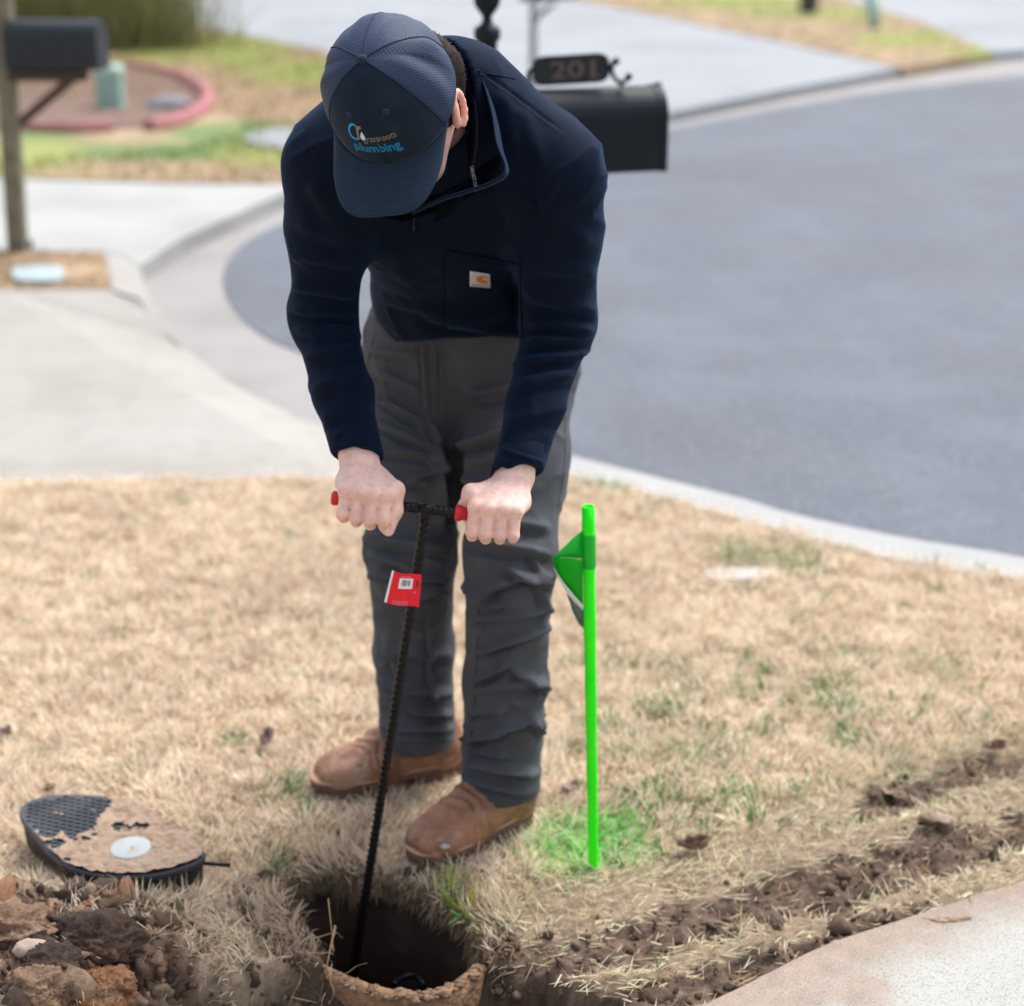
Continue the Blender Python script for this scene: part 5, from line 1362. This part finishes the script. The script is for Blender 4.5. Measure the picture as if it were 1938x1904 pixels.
mb = MB(); mb.tube([P(132, 1706, .022), P(165, 1712, .024), P(192, 1716, .018)], .0042, 8); mb.build('bracket', M['black_steel'], lid)

# clods, stones, leaves ----------------------------------------------------
def lump(name, p, r, m, label, cat, group=None, seed=0, sub=5, rough=.5):
    bm = bmesh.new(); bmesh.ops.create_icosphere(bm, subdivisions=sub, radius=1.0)
    vs = np.array([v.co for v in bm.verts]); fs = [tuple(v.index for v in f.verts) for f in bm.faces]; bm.free()
    k = 1 + rough * (.55 * vnoise(vs, 1.1, seed + 1) + .42 * (1 - 2 * np.abs(vnoise(vs, .5, seed + 2))) + .26 * vnoise(vs, .2, seed + 3) + .20 * (1 - 2 * np.abs(vnoise(vs, .1, seed + 4))) + .13 * vnoise(vs, .05, seed + 5))
    V = vs * k[:, None] * np.array(r); V[:, 2] = np.maximum(V[:, 2], -r[2] * .75)
    o = new_obj(name, V, fs, m, label=label, cat=cat, group=group); o.location = tuple(p + np.array([0, 0, r[2] * .45])); return o
def gz(p): return float(ground_z(np.array([p[0]]), np.array([p[1]]))[0])
def onG(x, y, lift=0.):
    p = P(x, y, 0.05)
    for _ in range(4): p = P(x, y, gz(p))
    p[2] = gz(p) + lift; return p
CG = 'clods of dug soil beside the hole'
lump('soil_clod', onG(185, 1800), (.060, .042, .040), M['clod_dark'], 'large dark brown soil clod with a rusty patch, beside the dry grass', 'soil clod', CG, 1, 5, .55)
lump('soil_clod', onG(70, 1865), (.042, .034, .030), M['clod_tan'], 'pale tan crumbly clod at the left edge of the heap', 'soil clod', CG, 7, 5, .6)
lump('soil_clod', onG(195, 1885), (.044, .034, .032), M['clod_orange'], 'orange brown crumbly clod in front of the large dark clod', 'soil clod', CG, 12, 5, .65)
lump('soil_clod', onG(300, 1872), (.046, .030, .024), M['clod_orange'], 'small tan orange clod lying right of the crumbly clod', 'soil clod', CG, 17, 5, .65)
lump('soil_clod', onG(25, 1790), (.060, .05, .040), M['clod_tan'], 'tan heap lump with roots at the left margin', 'soil clod', CG, 22, 5, .65)
lump('soil_clod', onG(110, 1900), (.036, .03, .022), M['clod_dark'], 'brown clod at the bottom between pale and orange clods', 'soil clod', CG, 27, 5, .6)
lump('stone', onG(242, 1893, .02), (.024, .016, .012), M['stone'], 'smooth grey stone lying beside the orange clod', 'stone', 'stones in the dug soil', 3, 3, .3)
lump('stone', onG(62, 1832, .03), (.024, .018, .014), mat('stone_buff', (.42, .33, .26), .8, noise=[(30, 5, (.3, .24, .2), .45, .65)]), 'buff stone with a grey spot on top of the heap', 'stone', 'stones in the dug soil', 9, 3, .35)
lump('soil_clod', onG(905, 1725, .0), (.016, .013, .010), M['clod_orange'], 'small orange clay crumb by the green weeds', 'soil clod', CG, 31, 4, .6)
lump('soil_clod', onG(1790, 1770, .02), (.050, .020, .010), M['clod_tan'], 'flat dried mud clod lying on the concrete walk', 'soil clod', CG, 37, 5, .6)
# fine rubble over heap, pit and ruts
g = np.random.default_rng(19); x = g.uniform(-1.1, 1.2, 60000); y = g.uniform(2.1, 3.2, 60000); mud, pit, mound, rim, n, n2 = ground_masks(x, y)
k = (g.random(60000) < np.clip(.14 * mud + .75 * pit + .70 * mound + .5 * rim * (box_r(x, y) < 1.4), 0, 1)) & (box_r(x, y) > 1.06) & ~inpoly(SIDE, x, y); x, y = x[k], y[k]; z = ground_z(x, y); r = np.clip(g.lognormal(-5.6, .6, len(x)), .0012, .017) * np.where(mud[k] > .4, np.where(g.random(len(x)) < .12, 1.5, .55), 1.) * np.where(mound[k] > .5, np.where(g.random(len(x)) < .10, 2.6, 1.1), 1.)
ico = bmesh.new(); bmesh.ops.create_icosphere(ico, subdivisions=2, radius=1.0); iv = np.array([v.co for v in ico.verts]); ifc = np.array([[v.index for v in f.verts] for f in ico.faces]); ico.free()
Vr = iv[None] * (1 + .85 * vnoise(iv[None] + g.uniform(0, 90, (len(x), 1, 3)), .75, 1) + .4 * vnoise(iv[None] + g.uniform(0, 90, (len(x), 1, 3)), .3, 1))[..., None] * r[:, None, None] * g.uniform(.6, 1.2, (len(x), 1, 3)) + np.stack([x, y, z + r * .3], -1)[:, None]
Fr = (ifc[None] + (np.arange(len(x)) * len(iv))[:, None, None]).reshape(-1, 3)
ro = new_obj('rubble', Vr.reshape(-1, 3), Fr, M['soil'], smooth=False, label='crumbs of loose dug soil', kind='stuff')
pal = np.array([[.10, .068, .05], [.20, .13, .085], [.065, .045, .034], [.30, .21, .14], [.26, .135, .075]]); cc = pal[g.integers(0, 5, len(x))] * g.uniform(.7, 1.2, (len(x), 1)); mm = mound[k][:, None]; cc = cc * mm + (pal[0] * g.uniform(.5, 1.6, (len(x), 1))) * (1 - mm)
set_col(ro, np.repeat(cc[:, None], len(iv), 1).reshape(-1, 3))
def leaf(p, L, W, m, rz, curl, label, cat='leaf', seed=0, group='dead leaves on the lawn'):
    mb = MB(); pts = []; n1, n2_ = 14, 9; g = random.Random(seed); ph = g.uniform(0, 6)
    for i in range(n1 + 1):
        t = i / n1; hw = W / 2 * max(.04, math.sin(math.pi * t) ** .6 * (1 + .28 * math.sin(t * 17 + ph)))
        for j in range(n2_ + 1):
            s = -1 + 2 * j / n2_; c = curl * s * s * W * .35 + curl * .35 * L * (t - .5) ** 2 + .004 * math.sin(5 * t + 3 * s + ph)
            pts.append(np.array([(t - .5) * L * (1 - .1 * curl), s * hw * (1 - .35 * curl * abs(s)), .006 + c]))
    mb.grid(pts, n1 + 1, n2_ + 1); mb.tube([(-L * .5, 0, .008), (-L * .58, .003, .010), (-L * .66, .002, .009)], .0009, 5)
    o = mb.build('leaf', m, label=label, cat=cat, group=group); o.location = tuple(p); o.rotation_euler.z = rz
    s_ = o.modifiers.new('thick', 'SOLIDIFY'); s_.thickness = .0006; return o
leaf(onG(505, 1420, .012), .06, .045, M['leaf_grey'], 1.3, 1.3, 'dark curled leaf standing in the grass left of the boots', seed=1)
leaf(onG(4, 1405, .012), .05, .04, M['leaf_grey'], .3, 1.0, 'dark leaf at the left margin of the lawn', seed=2)
leaf(onG(1310, 1615, .006), .07, .045, M['leaf_brown'], .15, 1.1, 'crumpled reddish brown leaf right of the green marker', seed=3)
leaf(onG(1690, 1518, .006), .075, .034, M['leaf_tan'], -.9, .5, 'tan leaf lying upright at the first mud rut', seed=4)
leaf(onG(1775, 1562, .006), .085, .045, M['leaf_tan'], .1, .5, 'tan lobed leaf between the two mud ruts', seed=5)
leaf(onG(1077, 1505, .008), .05, .034, M['leaf_grey'], .8, .8, 'grey brown leaf behind the painted patch', seed=6)
leaf(onG(95, 1505, .01), .03, .02, M['leaf_brown'], .8, .8, 'small rusty leaf behind the black lid', seed=7)
leaf(onG(1880, 1425, .006), .06, .035, M['leaf_brown'], .2, .9, 'brown leaf at the far mud rut near the right margin', seed=8)
leaf(onG(645, 1590, .012), .022, .014, M['clod_orange'], 1.0, .6, 'tiny orange leaf scrap between boots and hole', seed=9)
# dangling roots
mb = MB(); g = random.Random(6)
for i in range(60):
    y0 = g.uniform(1760, 1880); x0 = 480 + (y0 - 1760) * .9 + g.uniform(0, 110)
    if i > 34: x0, y0 = g.uniform(20, 330), g.uniform(1700, 1880)
    if i > 50: x0, y0 = g.uniform(920, 1040), g.uniform(1770, 1880)
    p = onG(x0, y0, .01); d = np.array([g.uniform(-1, 1), g.uniform(-1, 1), g.uniform(-.2, .9)]); pth = [p]
    for k in range(5): d = unit(d + np.array([g.uniform(-.6, .6), g.uniform(-.6, .6), g.uniform(-.6, .2)])); p = p + d * g.uniform(.008, .022); pth.append(p)
    mb.tube(crom(pth, 3), [max(.0004, .0011 * (1 - q / 16.)) for q in range(len(crom(pth, 3)))], 5)
tag(mb.build('roots', M['root']), label='thin tangled roots sticking out of the dug soil', kind='stuff')
mb = MB(); mb.tube([onG(632, 1800, 0), onG(625, 1790, 0) + [0, 0, .10]], .0012, 5); mb.tube([onG(600, 1830, 0), onG(640, 1800, 0) + [0, -.03, .075]], .0016, 5)
tag(mb.build('twig', M['root']), 'dry twig sticking out of the dug soil', 'twig')

# mailbox with the number plate ---------------------------------------------
def mail_profile(w, h, n=14):
    r = w / 2; return [(-r, 0)] + [(-r * math.cos(math.pi * k / n), h - r + r * math.sin(math.pi * k / n)) for k in range(n + 1)] + [(r, 0)]
def mailbox_shell(name, c, ax, L, w, h, m, parent):
    """c: middle of the bottom edge at the near end, ax along the box"""
    sd_ = np.array([-ax[1], ax[0], 0]); pr_ = mail_profile(w, h); n = len(pr_); mb = MB(); pts = []
    for (l, k) in ((0, .985), (.004, 1.0), (L - .004, 1.0), (L, .985)):
        for a, b in pr_: pts.append(c + ax * l + sd_ * a * k + np.array([0, 0, .5 * h * (1 - k) + b * k]))
    fs = []
    for i in range(3):
        for j in range(n): a = i * n + j; b = i * n + (j + 1) % n; fs.append((a, b, b + n, a + n))
    fs += [tuple(range(n))[::-1], tuple(3 * n + j for j in range(n))]; mb.add(pts, fs); o = mb.build(name, m, parent, False)
    return o
def rim_strip(c, ax, l0, l1, w, h, m, parent, name):
    sd_ = np.array([-ax[1], ax[0], 0]); pr_ = mail_profile(w, h); n = len(pr_); mb = MB(); pts = []
    for (l, k) in ((l0, 1.0), (l0, 1.02), (l1, 1.02), (l1, 1.0)):
        for a, b in pr_: pts.append(c + ax * l + sd_ * a * k + np.array([0, 0, b * k - .002]))
    fs = [(i * n + j, i * n + (j + 1) % n, (i + 1) * n + (j + 1) % n, (i + 1) * n + j) for i in range(3) for j in range(n)]
    fs += [tuple(3 * n + j for j in range(n))]
    mb.add(pts, fs); return mb.build(name, m, parent, False)
YM = 4.72
mp = at(922, 60, YM); mailbox = empty('mailbox', (mp[0], mp[1], 0), 'black mailbox with a 201 number plate on a post behind the person', 'mailbox')
mb = MB(); mb.lathe([(.034, 0), (.034, .06), (.030, .07), (.027, .09), (.027, at(922, 75, YM)[2] - .0)], (mp[0], mp[1], -.01), 20); mb.build('post', M['mail_black'], mailbox)
zt = lambda y: at(922, y, YM)[2]
mb = MB(); mb.lathe([(.027, zt(100)), (.027, zt(80)), (.034, zt(76)), (.036, zt(70)), (.036, zt(56)), (.030, zt(52)), (.018, zt(46)), (.013, zt(40)), (.013, zt(32)), (.018, zt(27)), (.024, zt(22)), (.033, zt(12)), (.037, zt(0)), (.036, zt(-12)), (.028, zt(-26)), (.014, zt(-36)), (.006, zt(-44)), (.0001, zt(-48))], (mp[0], mp[1], 0), 24)
mb.build('finial', M['mail_black'], mailbox)
bxax = unit([math.cos(R(17)), math.sin(R(17)), 0]); bend_ = at(1238, 315, YM + .10); Lb = .47
c0 = bend_ - bxax * Lb; sh = mailbox_shell('box', c0, bxax, Lb, .165, .225, M['mail_black'], mailbox)
rim_strip(c0, bxax, Lb - .018, Lb + .006, .165, .225, M['mail_black'], mailbox, 'door')
mb = MB(); mb.box(bend_ + bxax * .004 + [0, 0, .222], (.014, .02, .018), (bxax, (-bxax[1], bxax[0], 0), (0, 0, 1))); mb.build('latch', M['mail_black'], mailbox)
mb = MB(); mb.box(c0 + bxax * .16 + [0, 0, -.013], (.30, .08, .020), (bxax, (-bxax[1], bxax[0], 0), (0, 0, 1))); mb.tube([c0 + bxax * .02 + [0, 0, -.02], np.array([mp[0], mp[1], c0[2] - .02])], .018, 10); mb.build('support_arm', M['mail_black'], mailbox)
# number plate on scroll bracket
PA = at(1080, 132, YM + .02); pa_x = unit([math.cos(R(8)), math.sin(R(8)), .045]); pa_n = unit(np.cross(pa_x, [0, 0, 1])); pa_z = np.cross(pa_n, pa_x) * -1; pa_z = pa_z if pa_z[2] > 0 else -pa_z
HW, HH = .104, .0365
out_ = []
for (sx, sz) in ((1, 1), (1, -1), (-1, -1), (-1, 1)):
    cx_, cz_ = sx * (HW - .030), sz * (HH - .022)
    seq = [(1, 0), (.85, .55), (.45, .9), (0, 1)]
    seq = [(sx * a * .030, sz * b * .022) for a, b in seq]
    if (sx * sz) < 0: seq = seq[::1]
    pts_ = [(cx_ + a, cz_ + b) for a, b in seq]
    out_ += pts_[::-1] if sx * sz > 0 else pts_
ol = [PA + pa_x * a + pa_z * b for a, b in out_]
mb = MB(); n = len(ol); nrm = -pa_n if pa_n[1] > 0 else pa_n
mb.add([p - nrm * .006 for p in ol] + [p + nrm * .006 for p in ol], [tuple(range(n)), tuple(range(n, 2 * n))[::-1]] + [(i, (i + 1) % n, (i + 1) % n + n, i + n) for i in range(n)])
plate2 = mb.build('number_plate', M['mail_navy'], mailbox, False)
mb = MB(); mb.tube([p + nrm * .006 for p in ol] + [ol[0] + nrm * .006], .0032, 6); mb.build('plate_border', M['mail_black'], plate2)
text_on('number', '201', lambda u, v: PA + nrm * .0078 + pa_x * (-.058 + .125 * u) + pa_z * (-.0235 + .047 * v), M['number'], plate2, .012)
o1 = [(.049, -.0245), (.083, -.0245), (.083, -.0195), (.049, -.0195)]; o2 = [(.052, .0235), (.064, .0235), (.064, .0175), (.052, .0175)]
for oo in (o1, o2): new_obj('number', [PA + nrm * .0080 + pa_x * p_ + pa_z * q_ for p_, q_ in oo], [(0, 1, 2, 3)], M['number'], plate2, False)
mb = MB()
def scroll(pts_, r=.0055): mb.tube(crom([at(x, y, YM + .03) for x, y in pts_], 5), r, 8)
scroll([(1148, 128), (1158, 126), (1160, 116)], .006)
scroll([(1158, 128), (1160, 143), (1170, 155), (1182, 155), (1190, 146)], .006)
scroll([(1160, 122), (1162, 118), (1166, 116)], .006); scroll([(1175, 156), (1176, 166)], .006)
for (x, y) in ((1166, 117), (1190, 146)): mb.lathe([(.0001, .011), (.008, .007), (.011, 0), (.008, -.007), (.0001, -.011)], at(x, y, YM + .03), 12)
mb.build('scroll_bracket', M['mail_black'], mailbox); mb = MB(); scroll([(1011, 134), (1003, 134), (1000, 142), (998, 165)], .006); mb.build('scroll_bracket', M['mail_black'], mailbox)

# second mailbox further off
YB = 11.5
q = at(1009, 60, YB); mail2 = empty('mailbox', (q[0], q[1], 0), 'black mailbox on a thin grey post, cut by the top of the picture', 'mailbox')
mb = MB(); mb.box((q[0], q[1], at(1009, -30, YB)[2] / 2), (.052, .052, at(1009, -30, YB)[2]), None); mb.build('post', M['post_grey'], mail2, False)
cb = at(1010, 3, YB); mailbox_shell('box', cb + [-.03, 0, 0], np.array([.6, .8, 0.]), .45, .165, .22, M['mail_black'], mail2)
mb = MB(); mb.tube(crom([at(1016, 45, YB), at(1022, 28, YB), at(1036, 16, YB), at(1052, 9, YB)], 4), .010, 8); mb.tube(crom([at(1020, 22, YB), at(1034, 24, YB), at(1036, 12, YB)], 4), .008, 8); mb.build('scroll_bracket', M['mail_black'], mail2)

# left mailbox on its wooden post -------------------------------------------
YL = 8.46
q = at(34, 470, YL); mail3 = empty('mailbox', (q[0], q[1], 0), 'black mailbox on a leaning weathered wooden post at the left', 'mailbox')
pt_ = at(-2, -90, YL - .05); mb = MB(); mb.box((q + pt_) / 2 - [0, 0, .02], (.088, .088, np.linalg.norm(pt_ - q) + .04), (unit([1, 0, 0] - unit(pt_ - q) * unit(pt_ - q)[0]), (0, 1, 0), unit(pt_ - q)))
bevel(mb.build('post', M['wood'], mail3, False), .006)
ax3 = unit([1.0, -.10, 0]); c3 = at(22, 128, YL - .05); mailbox_shell('box', c3, ax3, .455, .17, .225, M['mail_navy'], mail3)
rim_strip(c3, ax3, .44, .462, .17, .225, M['mail_navy'], mail3, 'door')
mb = MB(); mb.box(c3 + ax3 * .18 - [0, 0, .035], (.36, .12, .05), (ax3, (-ax3[1], ax3[0], 0), (0, 0, 1))); mb.build('support_board', mat('dark_board', (.06, .04, .032), .85), mail3, False)
mb = MB(); b0 = at(40, 232, YL); b1 = at(148, 140, YL - .03); mb.box((b0 + b1) / 2, (np.linalg.norm(b1 - b0), .05, .045), (unit(b1 - b0), (0, 1, 0), np.cross(unit(b1 - b0), [0, 1, 0]))); mb.build('brace', mat('dark_wood', (.09, .06, .045), .85), mail3, False)
sp_ = at(50, 462, YL - .02); lump('stone', P(50, 472), (.035, .03, .035), mat('dark_stone', (.08, .08, .09), .8), 'small dark block at the foot of the wooden mailbox post', 'stone', None, 5, 3, .3)

# utility covers, pedestal, edging --------------------------------------------
def cover(x0, x1, y0, y1, z, m, label, name='meter_cover', cat='meter cover', n=28):
    pts_ = [P((x0 + x1) / 2 + (x1 - x0) / 2 * math.copysign(abs(math.cos(a)) ** .6, math.cos(a)), (y0 + y1) / 2 + (y1 - y0) / 2 * math.copysign(abs(math.sin(a)) ** .6, math.sin(a)), z) for a in np.linspace(0, 2 * math.pi, n, endpoint=False)]
    return slab(name, pts_, .03, m, label=label, cat=cat, group='round and oval utility covers')
cover(22, 122, 502, 530, .03, mat('cover_blue', (.34, .42, .44), .7), 'pale blue green oval cover in the turf strip by the wooden post')
cover(1335, 1462, 1074, 1096, .012, mat('cover_white', (.38, .37, .35), .8, noise=[(20, 4, (.5, .49, .46), .5, .7)]), 'white concrete cover half buried in the dry lawn near the kerb')
ub = P(211, 208); ped = empty('utility_pedestal', ub, 'pale green utility pedestal standing in the mulch bed', 'utility pedestal')
hz = .345
mb = MB(); n = 20; pts = []
for k in range(n):
    a = 2 * math.pi * k / n; e = lambda v: math.copysign(abs(v) ** .6, v)
    for (r, z) in ((.112, 0), (.108, hz * .80)): pts.append(ub + np.array([e(math.cos(a)) * r, e(math.sin(a)) * r * .8, z]))
mb.grid(pts, n, 2, True); mb.build('body', M['utility_green'], ped)
mb = MB(); pts = []
for k in range(n):
    a = 2 * math.pi * k / n; e = lambda v: math.copysign(abs(v) ** .6, v)
    for (r, z) in ((.113, hz * .78), (.116, hz * .80), (.116, hz * .95), (.105, hz), (.0001, hz * 1.03)): pts.append(ub + np.array([e(math.cos(a)) * r, e(math.sin(a)) * r * .8, z]))
mb.grid(pts, n, 5, True); mb.build('cap', mat('utility_green_light', (.37, .52, .46), .6), ped)
bed = [(-160, 250), (30, 244), (150, 246), (270, 240), (340, 228), (385, 205), (394, 185), (375, 160), (335, 143), (280, 130), (200, 122), (100, 125), (-160, 128)]
slab('mulch_bed', crom(pxpoly(bed, .022), 4, True), .0, M['mulch'], kind='structure', label='brown mulch bed inside the pink edging')
def edging(pxs, label, r=.065, rng_=3):
    path = crom([P(x, y, .03) for x, y in pxs], 6); mb = MB(); mb.tube(path, [r * (1 + .1 * math.sin(i * 1.7)) for i in range(len(path))], 10); return tag(mb.build('garden_edging', M['pink']), label, 'garden edging', 'pink scalloped edging of the mulch bed')
edging([(280, 243), (320, 237), (350, 226), (382, 208), (394, 188), (385, 172), (365, 158), (345, 148)], 'curved pink edging at the right end of the mulch bed')
edging([(338, 144), (300, 133), (270, 127), (240, 124)], 'faded pink edging behind the utility pedestal', .045)
edging([(30, 240), (90, 245), (150, 246), (215, 243)], 'faded pink edging in front of the mulch bed near the wooden post', .055)
lump('stone', P(322, 208), (.16, .12, .07), mat('grey_rock', (.28, .28, .31), .8), 'grey rock lying inside the curve of the pink edging', 'stone', None, 15, 4, .4)
# grey utility patch on the far lawn
slab('gravel_patch', crom(pxpoly([(462, 262), (500, 246), (560, 243), (700, 250), (700, 280), (560, 284), (500, 275)], .03), 4, True), 0, M['concrete_cool'], kind='structure', label='grey concrete patch in the far lawn')
# post and marker at the top right
q = P(1529, 27); mb = MB(); po = empty('bollard', q, 'dark square post in the far tan lawn, cut by the top of the picture', 'post')
mb.box(q + [0, 0, .45], (.22, .22, .9)); bevel(mb.build('shaft', mat('dark_post', (.06, .065, .07), .7), po, False), .02); mb = MB(); mb.box(q + [0, 0, .92], (.27, .27, .05)); mb.build('top', mat('dark_post_top', (.07, .07, .075), .7), po, False)
q = P(1655, 55); mb = MB(); po = empty('utility_marker', q, 'leaning pale blue green utility marker in the far right lawn', 'utility marker')
mb.tube([q, q + [-.10, 0, .55]], .075, 12); mb.build('tube', mat('marker_teal', (.36, .55, .56), .6), po); mb = MB(); mb.tube([q + [-.10, 0, .55], q + [-.108, 0, .60], q + [-.11, 0, .61]], [.08, .08, .04], 12); mb.build('cap', mat('marker_teal_cap', (.30, .5, .52), .6), po)
# ornamental grass behind the left mailbox
g = np.random.default_rng(4); gc = P(105, 92); nb_ = 9000
root = np.stack([gc[0] + g.normal(0, .62, nb_), gc[1] + g.normal(0, .25, nb_), np.full(nb_, .02)], -1)
Lg = g.uniform(.55, 1.15, nb_); az_ = g.uniform(0, 6.28, nb_); ln_ = np.abs(g.normal(.18, .16, nb_)); Vg = np.zeros((nb_, 6, 3)); p = root.copy()
for i, (t, w_) in enumerate(((0, 1), (.55, .8), (1, .1))):
    if i: d = np.stack([np.sin(ln_ * (1 + 1.6 * t)) * np.cos(az_), np.sin(ln_ * (1 + 1.6 * t)) * np.sin(az_), np.cos(ln_ * (1 + 1.6 * t))], -1); p = p + d * (Lg * .5)[:, None]
    for s_, k in ((0, -1), (1, 1)): Vg[:, 2 * i + s_] = p + np.stack([np.full(nb_, k * .005 * w_), k * .003 * w_ * np.ones(nb_), np.zeros(nb_)], -1)
b_ = (np.arange(nb_) * 6)[:, None, None]; Fg = (b_ + np.array([[0, 1, 3, 2], [2, 3, 5, 4]])[None]).reshape(-1, 4)
og = new_obj('ornamental_grass', Vg.reshape(-1, 3), Fg, M['blade'], label='clump of olive ornamental grass behind the left mailbox', cat='plant')
cc = (np.array([.13, .14, .06])[None] + (np.array([.27, .25, .12]) - np.array([.13, .14, .06]))[None] * g.random(nb_)[:, None]) * (.6 + .6 * g.random(nb_)[:, None]); set_col(og, np.repeat(cc[:, None], 6, 1).reshape(-1, 3))
